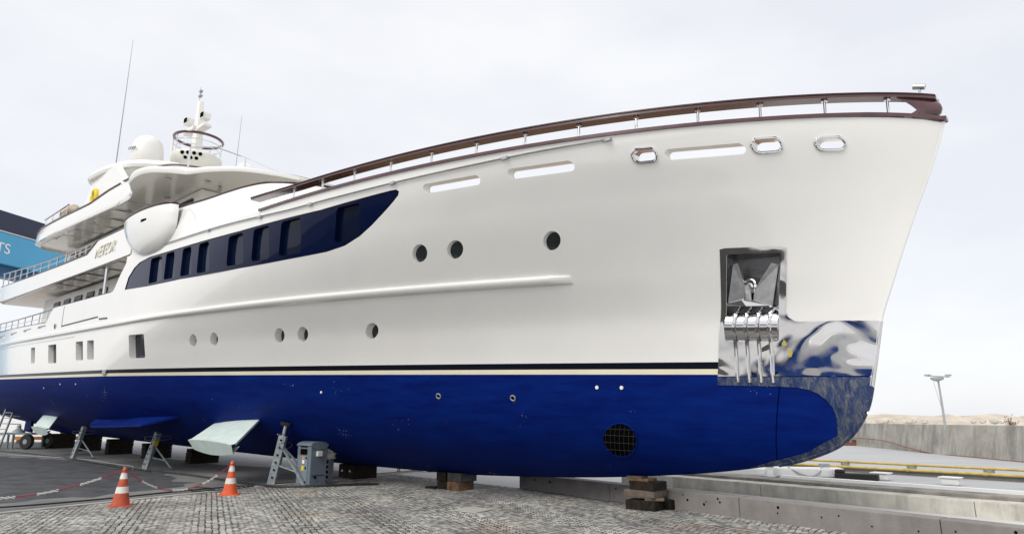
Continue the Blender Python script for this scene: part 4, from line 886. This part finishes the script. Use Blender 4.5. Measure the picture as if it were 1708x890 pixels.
# ---- bottom fittings
th = circ(4.33, 1.165, .335, .315, 30, sh=-.11)
def proud(loop, off): return [V3(s, HB(s, z) + off, z) for s, z in loop]
tn = sheet('bow_thruster_tunnel', th, [], dark_in, off=.010, dq=.02, dz=.05)
yp('tunnel_rim', MB().tube(proud(th, .008), .016, 6, closed=True), blue, tn, True)
for k in range(-3, 4):
    a = k * .09; L_ = math.sqrt(max(0, .31 ** 2 - a * a))
    yp('grille_bar', MB().tube(proud([(4.33 + a - .11 * (2 * t - 1) * L_ / .31, 1.165 + L_ * (2 * t - 1)) for t in np.linspace(0, 1, 7)], .022), .003, 5), mat('grille_wire', (.05, .052, .055), .5, spec=.2), tn, True)
for k in (-1.1, -.3, .5, 1.2): yp('grille_bar', MB().tube(proud([(4.33 - .11 * k * .17 / .31 + math.sqrt(max(.01, .33 ** 2 - (k * .17) ** 2)) * t, 1.165 + k * .17) for t in np.linspace(-1, 1, 7)], .028), .003, 5), MATS['grille_wire'], tn, True)
for s, z in ((4.59, 2.13), (4.11, 2.13)): yp('sensor_disc', MB().tube([hp(s, z, -.01), hp(s, z, .015)], .035, 12), white_l, None)
for s, z in ((8.29, 1.91), (6.43, 1.90)):
    o = yp('drain_outlet', MB().tube(proud(circ(s, z, .055, .05, 14), .006), .014, 6, closed=True), lamp_g, None, True); yp('drain_bore', MB().add(proud(circ(s, z, .05, .045, 12), .008), [tuple(range(12))]), dark_in, o)
    yp('drain_stain', MB().add(proud([(s - .02, z - .05), (s - .05, z - .55), (s + .0, z - .62), (s + .035, z - .05)], .006), [(0, 1, 2, 3)]), mat('drain_stain', (.003, .007, .03), .6), o)
for s, z in ((29.0, 2.11), (26.8, 2.11), (31.8, 1.95), (11.9, 1.95)): yp('zinc_stud', MB().tube([hp(s, z, -.01), hp(s, z, .015)], .032, 8), white_l, None)
o = yp('boarding_eye', MB().box(hp(23.2, 2.50, .02), (.35, .05, .16)), lamp_g, None, bevel=.02)
yp('plate_seam', MB().grid([[hp(1.43 + .22 * t + d_, 2.17 - 1.25 * t, .004) for t in np.linspace(0, 1, 16)] for d_ in (-.008, .008)]), mat('seam_dark_blue', (.0003, .003, .03), .8, spec=.0))  # plate seam drawn as a thin dark blue strip
# ---- fins
def fin(name, ds, m, tb=0., tz=0.):
    root_ = [(17.7, 2.62, .98), (15.0, 2.52, 1.18)]
    a0, a1 = Vector((17.6, 2.60, 1.02)), Vector((15.0, 2.55, 1.20)); b0, b1 = Vector((16.45, 3.76 + tb, .60 + tz)), Vector((13.85, 3.72 + tb, .62 + tz))
    def row(t, lift): 
        p, q = a0.lerp(b0, t), a1.lerp(b1, t); out = []
        for k in np.linspace(0, 1, 9): c = p.lerp(q, k); th_ = .16 * math.sin(math.pi * min(1, .12 + k * .8)) ; out.append(V3(c.x + ds, c.y + lift * .3 * th_, c.z + lift * th_))
        return out
    up = [row(t, .35) for t in np.linspace(0, 1, 6)]; dn = [row(t, -.9) for t in np.linspace(0, 1, 6)]
    f = yp(name, MB().grid(up), m, None, True); yp('fin_underside', MB().grid(dn), m, f, True)
    tip = [up[-1], [tuple(Vector(a) + Vector((0, -.10, -.03))) for a in up[-1]], [tuple(Vector(b) * .9 + Vector(dn[-1][4]) * .1 + Vector((0, .02, -.20))) for b in dn[-1]], [tuple(Vector(b) + Vector((0, .10, -.02))) for b in dn[-1]]]
    yp('fin_tip', MB().grid(tip), m, f, True); lead = [[r[-1] for r in up], [r[-1] for r in dn]]; yp('fin_edge', MB().grid(lead), m, f)
    trail = [[r[0] for r in up], [r[0] for r in dn]]; yp('fin_edge', MB().grid(trail), m, f); return f
fin('stabiliser_fin', 0, fin_m); fin('stabiliser_fin', 19.4, fin_m, -.35, -.45)
yp('bilge_keel', MB().prism([hp(19.2, 1.12, -.05), V3(20.0, 3.95, .80), V3(25.3, 3.85, .55), V3(27.5, 3.3, .55), hp(27.5, .75, -.1), hp(22, 1.0, -.1)], [hp(19.2, 1.16, -.05), V3(20.0, 3.95, .84), V3(25.3, 3.85, .59), V3(27.5, 3.3, .60), hp(27.5, .82, -.1), hp(22, 1.07, -.1)]), blue)
# rudder / propeller bracket aft
yp('rudder', MB().prism([V3(45.2, 1.6, -.4), V3(46.8, 1.6, -.6), V3(46.5, 1.6, .9), V3(45.4, 1.6, .9)], [V3(45.2, 1.45, -.6), V3(46.8, 1.5, -.6), V3(46.5, 1.5, .9), V3(45.4, 1.45, .9)]), blue)

# ------------------------------------------------------------------ keel blocks: every timber is a thing
SHIPROT = math.atan2(Fh.y, Fh.x)
def timber(s, b, z0, L, W, Hh, m, label, rot=0., name='timber_block'):
    P = ship2w(s, b, 0); o = part(name, MB().box((0, 0, Hh / 2), (L, W, Hh)), m, bevel=.012); o.location = (P.x, P.y, z0); o.rotation_euler = (0, 0, SHIPROT + rot)
    tag(o, label, 'timber', 'timbers blocking up the keel'); return o
# bow stack: keel about 0.62 m up
timber(4.22, .12, 0, .62, .34, .20, timb_dark, 'blackened bottom timber of the bow block stack', .06)
timber(4.05, -.28, 0, .5, .3, .20, timb_dark, 'blackened bottom timber at the far side of the bow block stack', .0)
timber(4.0, .1, .20, .36, .20, .05, timb_mid, 'thin brown wedge sticking out above the lowest bow timber', .5, 'timber_wedge')
timber(4.26, 0.0, .25, .66, .5, .13, timb_mid, 'pale brown timber in the middle of the bow block stack', .03)
timber(4.18, .02, .38, .55, .46, .16, timb_dark, 'dark timber near the top of the bow block stack', -.05)
timber(4.28, .05, .54, .42, .40, .05, timb_red, 'thin reddish plank under the bow keel', .1, 'timber_plank')
timber(4.38, .08, .59, .32, .3, .035, timb_mid, 'uppermost pale thin plank of the bow block stack', .1, 'timber_plank')
# second stack
timber(9.45, .05, 0, .42, .5, .22, timb_red, 'reddish brown lower timber of the second block stack', .02)
timber(9.85, .05, 0, .36, .5, .20, timb_dark, 'black lower timber behind the reddish one, second block stack', .04)
timber(10.2, .25, 0, .34, .30, .07, timb_dark, 'short flat black timber lying beside the second block stack', .1)
timber(9.45, .0, .22, .50, .52, .20, timb_grey, 'oily grey upper timber of the second block stack', -.03)
timber(9.95, .0, .20, .34, .5, .22, timb_dark, 'black upper timber of the second block stack', .02)
# black steel-cased block with chain
P = ship2w(14.1, -.15, 0); root = empty('keel_block', P); root.rotation_euler = (0, 0, SHIPROT); root.location.z = 0
part('block', MB().box((-.20, 0, .21), (.38, .8, .42)), timb_dark, root, bevel=.02); part('block', MB().box((.20, 0, .21), (.38, .8, .42)), timb_dark, root, bevel=.02)
for x in (-.2, .2): part('bolt_plate', MB().box((x, -.405, .24), (.07, .02, .05)), white_l, root)
tag(root, 'black keel block with small white plates beside the grey pedestal', 'keel block', 'dark blocks under the keel')
for s, lab in ((24.6, 'dark keel block directly below the pale stabiliser fin'), (29.5, 'dark keel block behind the middle prop'), (34.5, 'dark keel block behind the farthest prop'), (39.5, 'dark keel block near the trolley wheel'), (44.5, 'rearmost dark keel block, behind the work trolley')):
    zk = ship2w(s, 0, float(keelz(s))).z; P = ship2w(s, 0, 0); root = empty('keel_block', (P.x, P.y, 0)); root.rotation_euler = (0, 0, SHIPROT); n = 4
    for k in range(n): part('block_layer', MB().box((rng.uniform(-.03, .03), 0, (k + .5) * (zk - .01) / n), (.55 + rng.uniform(-.05, .05), 1.1, (zk - .01) / n - .008)), timb_dark, root, bevel=.012)
    tag(root, lab, 'keel block', 'dark blocks under the keel')

# ------------------------------------------------------------------ leaning props
def prop(base, top, label, w=.20, head=True, lab_yellow=False):
    base = Vector(base); top = Vector(top); root = empty('hull_prop', base); T = top - base; d_ = T.normalized(); h2 = Vector((T.x, T.y, 0)).normalized(); side = Vector((-h2.y, h2.x, 0)); up_ = d_.cross(side).normalized(); L_ = T.length
    ce = d_ * (L_ * (.76 if head else .93))
    col_ = part('column', MB().beam(Vector((0, 0, .03)), ce, w, w * .8, side), jack_m, root, bevel=.012)
    fn = -up_ if up_.y > 0 else up_
    k = .22
    while k < ce.length - .1:
        for off, nrm, wid_ in ((side * 0, fn, w * .40), ):
            for sg in (1, -1):
                c = d_ * k + side * (w / 2 + .002) * sg; part('adjuster_hole', MB().tube([c - side * .004 * sg, c + side * .004 * sg], .028, 8), dark_in, root)
        c = d_ * k + fn * (w * .4 + .002); 
        if int(k * 10) % 4 == 0: part('adjuster_hole', MB().tube([c - fn * .004, c + fn * .004], .03, 8), dark_in, root)
        k += .19
    part('base_plate', MB().box((0, 0, .015), (.6, .5, .03)), jack_m, root)
    if head:
        part('screw', MB().tube([ce - d_ * .05, T - d_ * .14], .05, 10), steel_dull, root, smooth=True)
        part('screw_handle', MB().tube([ce + d_ * .05 - side * .42 - fn * 0, ce + d_ * .05 + side * .42], .016, 6), steel_dull, root, smooth=True)
        part('pad', MB().beam(T - d_ * .14, T - d_ * .05, .26, .22, side), timb_dark, root, bevel=.01)
    hb_ = d_ * (L_ * .60 if head else L_ * .80)
    loop = [hb_ + side * .45, hb_ + side * .42 + d_ * .1, hb_ + side * .12 + d_ * .12, hb_ - side * .12 + d_ * .12, hb_ - side * .45 + d_ * .1, hb_ - side * .45, hb_ - side * .12 - d_ * .05, hb_ + side * .12 - d_ * .05]
    part('hand_ring', MB().tube([p + fn * .12 for p in loop], .012, 5, closed=True), steel_dull, root, smooth=True)
    for sg in (1, -1):
        foot = h2 * (L_ * .62) + side * .45 * sg + Vector((0, 0, .02)); part('rear_leg', MB().beam(d_ * (L_ * .62), foot, .05, .05), jack_m, root)
        part('brace', MB().beam(d_ * (L_ * .32), d_ * (L_ * .62) * .35 + foot * .65, .035, .035), jack_m, root)
    f1, f2 = h2 * (L_ * .62) + side * .45 + Vector((0, 0, .05)), h2 * (L_ * .62) - side * .45 + Vector((0, 0, .05)); part('foot_bar', MB().beam(f1, f2, .06, .06), jack_m, root)
    if lab_yellow: part('warning_plate', MB().beam(d_ * (L_ * .62) + fn * (w * .4 + .012), d_ * (L_ * .78) + fn * (w * .4 + .012), w * .8, .012, fn), yellow_l, root)
    tag(root, label, 'boat prop', 'props leaning under the hull'); return root
def hullw(s, z): return ship2w(s, HB(s, z), z)
tp = ship2w(13.75, HB(13.75, 1.20) - .03, 1.20)
prop((-6.28, 18.05, 0), tp, 'tall galvanised prop with screw head beside the grey pedestal')
prop((-12.65, 23.7, 0), ship2w(21.8, HB(21.8, .66) - .03, .62), 'shorter grey prop carrying a yellow plate under the blue bilge keel', head=False, lab_yellow=True)
prop((-19.3, 30.1, 0), ship2w(30.9, HB(30.9, .45) - .03, .42), 'farthest grey prop, half in shadow left of the yellow-plated one', head=False)

# ------------------------------------------------------------------ service pedestals
root = empty('service_pedestal', (-5.25, 18.0, 0), R(-43) + R(90))
rz_ = R(-40)
root.rotation_euler = (0, 0, rz_)
bw, bd_, bh = .50, .62, 1.0
part('body', MB().box((0, 0, bh / 2 + .05), (bd_, bw, bh)), ped_m, root, bevel=.025)
part('plinth', MB().box((0, 0, .03), (bd_ + .05, bw + .05, .07)), ped_m, root, bevel=.01)
part('hood', MB().tube([(-bd_ / 2 - .02, 0, bh + .03), (bd_ / 2 + .02, 0, bh + .03)], [bw / 2 + .02, bw / 2 + .02], 20, flat=.36), ped_m, root, smooth=True)
# faces: the door side looks to -y, the socket side to +x
part('door', MB().box((-.02, -bw / 2 - .008, .42), (.44, .02, .70)), ped_l, root, bevel=.006)
part('display', MB().box((.0, -bw / 2 - .006, .87), (.30, .016, .14)), dark_in, root); part('vent', MB().box((0, -bw / 2 - .006, 1.0), (.3, .016, .035)), dark_in, root)
part('label_plate', MB().box((.02, -bw / 2 - .021, .62), (.10, .006, .09)), white_l, root); part('label_plate', MB().box((.02, -bw / 2 - .021, .72), (.09, .006, .06)), orange_l, root); part('label_plate', MB().box((-.0, -bw / 2 - .021, .46), (.11, .006, .12)), yellow_l, root)
for x, z in ((.15, .72), (.15, .12), (.14, .47)): part('lock', MB().box((x, -bw / 2 - .024, z), (.04, .016, .05)), dark_in, root)
part('socket_box', MB().box((bd_ / 2 + .04, -.02, .82), (.09, .15, .13)), plastic_l, root, bevel=.015); part('vent', MB().box((bd_ / 2 + .006, 0, 1.0), (.016, .26, .04)), dark_in, root)
part('seam', MB().box((bd_ / 2 + .003, 0, .28), (.01, .40, .012)), dark_in, root); part('latch', MB().box((bd_ / 2 + .02, -.1, .24), (.05, .05, .05)), dark_in, root)
tag(root, 'blue grey service pedestal with hinged door and labels beside the tall prop', 'pedestal')
root = empty('water_post', (-4.97, 18.5, .02), R(-15)); root.scale = (.86, .86, .80)
part('post', MB().lathe([(.21, 0), (.21, .03), (.19, .05), (.19, .76), (.17, .78)], 20), ped_m, root, smooth=True)
part('collar', MB().lathe([(.20, .78), (.25, .80), (.25, .83), (.22, .85), (.22, .93), (.26, .95), (.26, .98), (.20, 1.0)], 20), plastic_l, root, smooth=True); part('cap', MB().lathe([(.20, 1.0), (.19, 1.16), (.15, 1.19), (.02, 1.2)], 20), plastic_l, root, smooth=True)
for z in (.22, .38, .54, .70): 
    part('outlet', MB().box((.05, -.185, z), (.16, .05, .08)), dark_in, root); part('outlet_flap', MB().box((.05, -.21, z - .07), (.13, .03, .03)), plastic_l, root)
tag(root, 'round grey water post with pale cap just behind the square pedestal', 'pedestal')

# ------------------------------------------------------------------ cones and plastic chain
def cone(x, y, om, label, rz=0., tilt=0.):
    root = empty('traffic_cone', (x, y, .014), rz); root.rotation_euler = (tilt, 0, rz); h_ = .74; rb, rt = .165, .028
    def rad(z): return rb + (rt - rb) * (z - .03) / (h_ - .03)
    bs = MB(); pts = rrect([(-.22, -.22), (.22, -.22), (.22, .22), (-.22, .22)], .08, 4); bs.prism([(a, b, 0) for a, b in pts], [(a * .97, b * .97, .028) for a, b in pts]); part('base', bs, om, root)
    for nm_, a, b, m_ in (('body', .028, .255, om), ('band', .255, .375, cone_w), ('body', .375, .52, om), ('band', .52, .63, cone_w), ('body', .63, h_, om)):
        e_ = .003 if nm_ == 'band' else 0; part(nm_, MB().lathe([(rad(a) + e_, a), (rad(b) + e_, b)] + ([(rt * .5, h_ + .012)] if b == h_ else []), 24), m_, root, smooth=True)
    part('chain_ring', MB().tube([(.04 * math.cos(t), .04 * math.sin(t), h_ - .06) for t in np.linspace(0, 2 * math.pi, 12, endpoint=False)], .012, 5, closed=True), chain_r, root)
    tag(root, label, 'traffic cone', 'traffic cones on the chain'); return root
cone(-7.76, 13.79, cone_o2, 'faded red and white traffic cone nearer the left edge', .4)
cone(-6.42, 15.77, cone_o, 'bright orange and white traffic cone in front of the pale fin', .2, .02)
def link_geo(mb, c, d_, roll, L_=.052, w_=.026, r=.0075):
    d_ = d_.normalized(); u = Vector((0, 0, 1)) if abs(d_.z) < .9 else Vector((1, 0, 0)); a = d_.cross(u).normalized(); b = a.cross(d_); side = a * math.cos(roll) + b * math.sin(roll); P = []
    for t in np.linspace(0, 2 * math.pi, 10, endpoint=False): P.append(c + d_ * (math.cos(t) * L_ * .62) + side * (math.sin(t) * w_))
    mb.tube(P, r, 4, closed=True, up=d_.cross(side))
def chain(name, A, B, sag, label, cols, seg=.40, pitch=.052, r=.0062):
    A = Vector(A); B = Vector(B); root = empty(name, A); Lh = (B - A).length; n = int((Lh + sag * sag * 2.7 / Lh) / pitch); per = int(seg / pitch); cur = None
    def pos(t): p = A.lerp(B, t); p.z -= 4 * sag * t * (1 - t); return p - A
    for k in range(n):
        if k % per == 0:
            if cur: part(cur[0], cur[1], cur[2], root, smooth=True)
            c_ = cols[(k // per) % len(cols)]; cur = (c_[0], MB(), c_[1])
        t = (k + .5) / n; link_geo(cur[1], pos(t), pos(min(1, t + .01)) - pos(max(0, t - .01)), 0.5 + (k % 2) * math.pi / 2, pitch * .82, pitch * .36, r)
    part(cur[0], cur[1], cur[2], root, smooth=True); tag(root, label, 'chain'); return root
RW = [('red_links', chain_r), ('white_links', chain_w)]
chain('plastic_chain', (-7.74, 13.82, .70), (-6.46, 15.72, .66), .46, 'red and white plastic chain hanging between the two traffic cones', RW)
chain('plastic_chain', (-11.6, 12.75, .52), (-7.80, 13.78, .70), .38, 'red and white plastic chain running from the left cone out of frame', RW)
chain('black_chain', ship2w(14.15, 1.0, .95), ship2w(14.2, .4, .62), .05, 'black chain hanging between pedestal and dark keel block', [('black_links', chain_k)], 9, .11, .014)
chain('black_chain', ship2w(13.6, -.5, .62), ship2w(8.4, -2.6, .6), .12, 'black chain stretching right from the dark keel block', [('black_links', chain_k)], 9, .12, .012)
# cables and drain
def cable(P, r, label, m=rubber):
    o = part('ground_cable', MB().tube(smoothline([(x, y, r + .03) for x, y in P], 7), r, 6), m, smooth=True); tag(o, label, 'cable', 'cables on the yard'); return o
cable([(-30, 39), (-27.6, 36.6), (-23.5, 33.4), (-19.2, 29.6), (-15.3, 25.7), (-12.9, 23.4), (-10.6, 21.6), (-8.6, 19.8), (-6.6, 17.9), (-5.6, 17.45), (-5.0, 17.55)], .022, 'long black cable snaking under the props to the pedestal')
cable([(-24, 32.6), (-18.7, 29.4), (-15.0, 25.9), (-13.6, 24.6), (-12.8, 23.2)], .015, 'thin grey cable lying by the yellow-plated prop', lamp_g)
cable([(-12.2, 13.5), (-10.2, 13.2), (-8.9, 14.4), (-7.6, 16.6), (-6.6, 17.6), (-5.9, 17.3), (-5.2, 17.3), (-4.2, 17.65), (-3.5, 18.0), (-3.8, 18.2), (-4.8, 17.75), (-5.2, 17.7)], .018, 'black cable looping out in front of the pedestal along the cobble edge')
cable([(-7.9, 17.2), (-7.4, 17.0), (-7.2, 16.5), (-7.5, 16.2), (-6.9, 16.6), (-6.5, 17.4)], .016, 'short black cable kinked behind the orange cone')
root = empty('drain_channel', (-5.5, 18.7, 0)); a, b = Vector((-7.2, 16.6, 0)) - root.location, Vector((-3.0, 23.2, 0)) - root.location; n = 58
part('channel', MB().beam(a + Vector((0, 0, .03)), b + Vector((0, 0, .03)), .16, .03), strip_c, root); mb = MB(); q = (b - a).normalized()
for k in range(n): c = a.lerp(b, (k + .5) / n) + Vector((0, 0, .045)); mb.beam(c - q * .04, c + q * .025, .11, .01)
part('slots', mb, dark_in, root); tag(root, 'slotted drain channel crossing the yard behind the cobbles', 'drain')

# ------------------------------------------------------------------ work trolley at far left
root = empty('work_trolley', (-28.9, 39.9, 0), R(-10))
part('platform', MB().box((0, 0, .86), (3.0, 1.3, .09)), jack_m, root)
for x in (-1.3, .2, 1.1): 
    for y in (-.55, .55): part('leg', MB().beam((x, y, 0), (x, y, .82), .09, .09), jack_m, root)
Mx = Matrix.Rotation(R(90), 3, 'X'); 
for y in (-.75, .75):
    w_ = part('wheel', MB().lathe([(.15, -.12), (.38, -.12), (.43, -.06), (.43, .06), (.38, .12), (.15, .12)], 20, (1.35, y, .43), Mx), rubber, root, smooth=True); part('hub', MB().lathe([(.14, -.14), (.14, .14)], 12, (1.35, y, .43), Mx), lamp_g, w_)
part('guard_rail', MB().beam((-1.4, -.6, 1.9), (.6, -.6, 1.85), .05, .05), jack_m, root); part('guard_rail', MB().beam((-1.4, -.6, 1.45), (.6, -.6, 1.4), .05, .05), jack_m, root)
part('bracket', MB().lathe([(.35, .91), (.3, 1.0), (.12, 1.15), (.1, 1.35)], 14, (-.1, 0, 0)), fin_m, root, smooth=True)
tag(root, 'grey wheeled work trolley under the stern at far left', 'trolley')
root = empty('step_ladder', (-29.35, 39.0, 0), R(-10))
for x in (-.28, .28): part('stile', MB().beam((x, -.2, 0), (x + .22, .25, 2.55), .09, .07), lamp_g, root)
for k in range(8): t = (k + .6) / 8.2; part('rung', MB().beam((-.28 + .22 * t, -.2 + .45 * t, 2.55 * t), (.28 + .22 * t, -.2 + .45 * t, 2.55 * t), .05, .05), lamp_g, root)
tag(root, 'grey ladder standing against the trolley at the left edge', 'ladder')
root = empty('orange_skid', (-33, 49, 0)); part('beam', MB().box((0, 0, .35), (5.5, .3, .22)), orange_l, root)
for x in (-2.2, 2.2): part('foot', MB().box((x, 0, .12), (.3, .8, .24)), timb_mid, root)
tag(root, 'orange steel skid on the yard beyond the trolley', 'skid')

# ------------------------------------------------------------------ bits behind the yacht and at right
root = empty('trestle', (-3.35, 22.6, 0), R(20))
for x in (-.33, .33):
    for y in (-.18, .18): part('leg', MB().beam((x + .05 * (1 if x > 0 else -1), y, 0), (x, y * .3, .34), .035, .035), jack_m, root)
part('top_bar', MB().beam((-.4, 0, .35), (.4, 0, .35), .06, .05), jack_m, root); tag(root, 'small grey trestle standing behind the keel', 'trestle')
root = empty('toolbox', (-2.55, 22.8, 0), R(15)); part('box', MB().box((0, 0, .10), (.5, .3, .2)), timb_red, root, bevel=.01); part('box', MB().box((.42, 0, .11), (.28, .3, .22)), lamp_g, root, bevel=.01); tag(root, 'small brown and grey boxes on the ground beside the trestle', 'box')
o = part('steel_stake', MB().tube([(1.55, 17.3, 0), (1.55, 17.3, .5)], .03, 6), lamp_g); tag(o, 'thin steel stake behind the low wall', 'stake')
root = empty('white_float', (8.75, 20.35, 0), R(-50) + R(15)); fl = math.atan2(-5.0, 4.2)
root.rotation_euler = (0, 0, R(-12))
part('body', MB().prism(*[[(x, y, z) for x, y in rrect([(-.95, -.35), (.95, -.35), (.95, .35), (-.95, .35)], .2, 5)] for z in (.06, .30)]), white_l, root, bevel=.04)
for x in (-.8, .75): part('foot', MB().box((x, -.2, .04), (.16, .3, .08)), lamp_g, root)
part('hose', MB().tube(smoothline([(-.6, -.3, .32), (-.3, -.4, .15), (.0, -.42, .08), (.25, -.38, .2), (.35, -.2, .36), (.5, -.05, .40)], 6), .02, 6), lamp_g, root, smooth=True); part('valve', MB().box((.45, -.05, .37), (.3, .12, .10)), lamp_g, root, bevel=.02)
tag(root, 'long white rounded tank with grey hose lying under the bow', 'tank')
root = empty('white_float', (6.6, 21.3, 0), R(-30)); part('body', MB().prism(*[[(x, y, z) for x, y in rrect([(-1.2, -.35), (1.2, -.35), (1.2, .35), (-1.2, .35)], .2, 5)] for z in (.06, .26)]), white_l, root, bevel=.04); tag(root, 'white rounded tank half hidden by the blue keel', 'tank')
root = empty('black_mat', (9.75, 19.5, .007), R(-35)); part('roll', MB().box((0, 0, .1), (1.1, .35, .19)), rubber, root, bevel=.03); part('roll', MB().box((-.42, 0, .24), (.24, .3, .09)), rubber, root, bevel=.03); tag(root, 'black folded rubber mat on the apron beside the white tank', 'mat')
for k, (x, y) in enumerate(((10.5, 19.6), (11.5, 18.1))):
    root = empty('mooring_pad', (x, y, 0), R(-50)); part('pad', MB().box((0, 0, .10), (.42, .3, .18)), white_l, root, bevel=.05, ); part('cap', MB().box((0, 0, .205), (.5, .36, .035)), white_l, root, bevel=.015)
    tag(root, ['white pad on the apron next to the black mat', 'white pad on the apron farther right, near the yellow pipes'][k], 'pad', 'white pads on the apron')
o = part('white_kerb', MB().beam((7.8, 19.9, .06), (17.5, 8.4, .06), .22, .12), white_l); tag(o, 'long white painted kerb running along the apron edge', 'kerb')

# ------------------------------------------------------------------ unseen boat, added behind the viewer for its reflection in chrome and windows
root = empty('reflection_boat', (-5.4, -3.2, 0)); nd = Vector((.74, -.68, 0)).normalized(); nb = Vector((.68, .74, 0)).normalized()
def nbp(s, b, z): p = nd * s + nb * b; return (p.x, p.y, z)
def nbh(s, z): x = max(0., (6.5 - s) / 13.); return (1.0 + .95 * min(1, z / 2.2)) * (1 - (1 - min(1, x * 2.2)) ** 2.)
for nm_, zs, m_ in (('hull_bottom', (.3, .6, .9, 1.25), mat('reflection_boat_blue', (.012, .07, .33), .4)), ('hull_side', (1.25, 1.6, 1.9, 2.2), white)):
    for sg in (1, -1): part(nm_, MB().grid([[nbp(s, sg * nbh(s, z), z) for s in np.linspace(-9.5, 6.5, 30)] for z in zs]), m_, root, smooth=True)
part('deck', MB().add([nbp(s, nbh(s, 2.2), 2.19) for s in np.linspace(-9.5, 6.5, 16)] + [nbp(s, -nbh(s, 2.2), 2.19) for s in np.linspace(6.5, -9.5, 16)], [tuple(range(32))]), white_mat, root)
for s in (-4, 0, 3.5): part('cradle_block', MB().box(nbp(s, 0, .18), (1.2, 1.2, .36)), timb_dark, root)
tag(root, 'blue hulled boat on blocks, added unseen behind the viewer for the chrome reflection', 'boat')
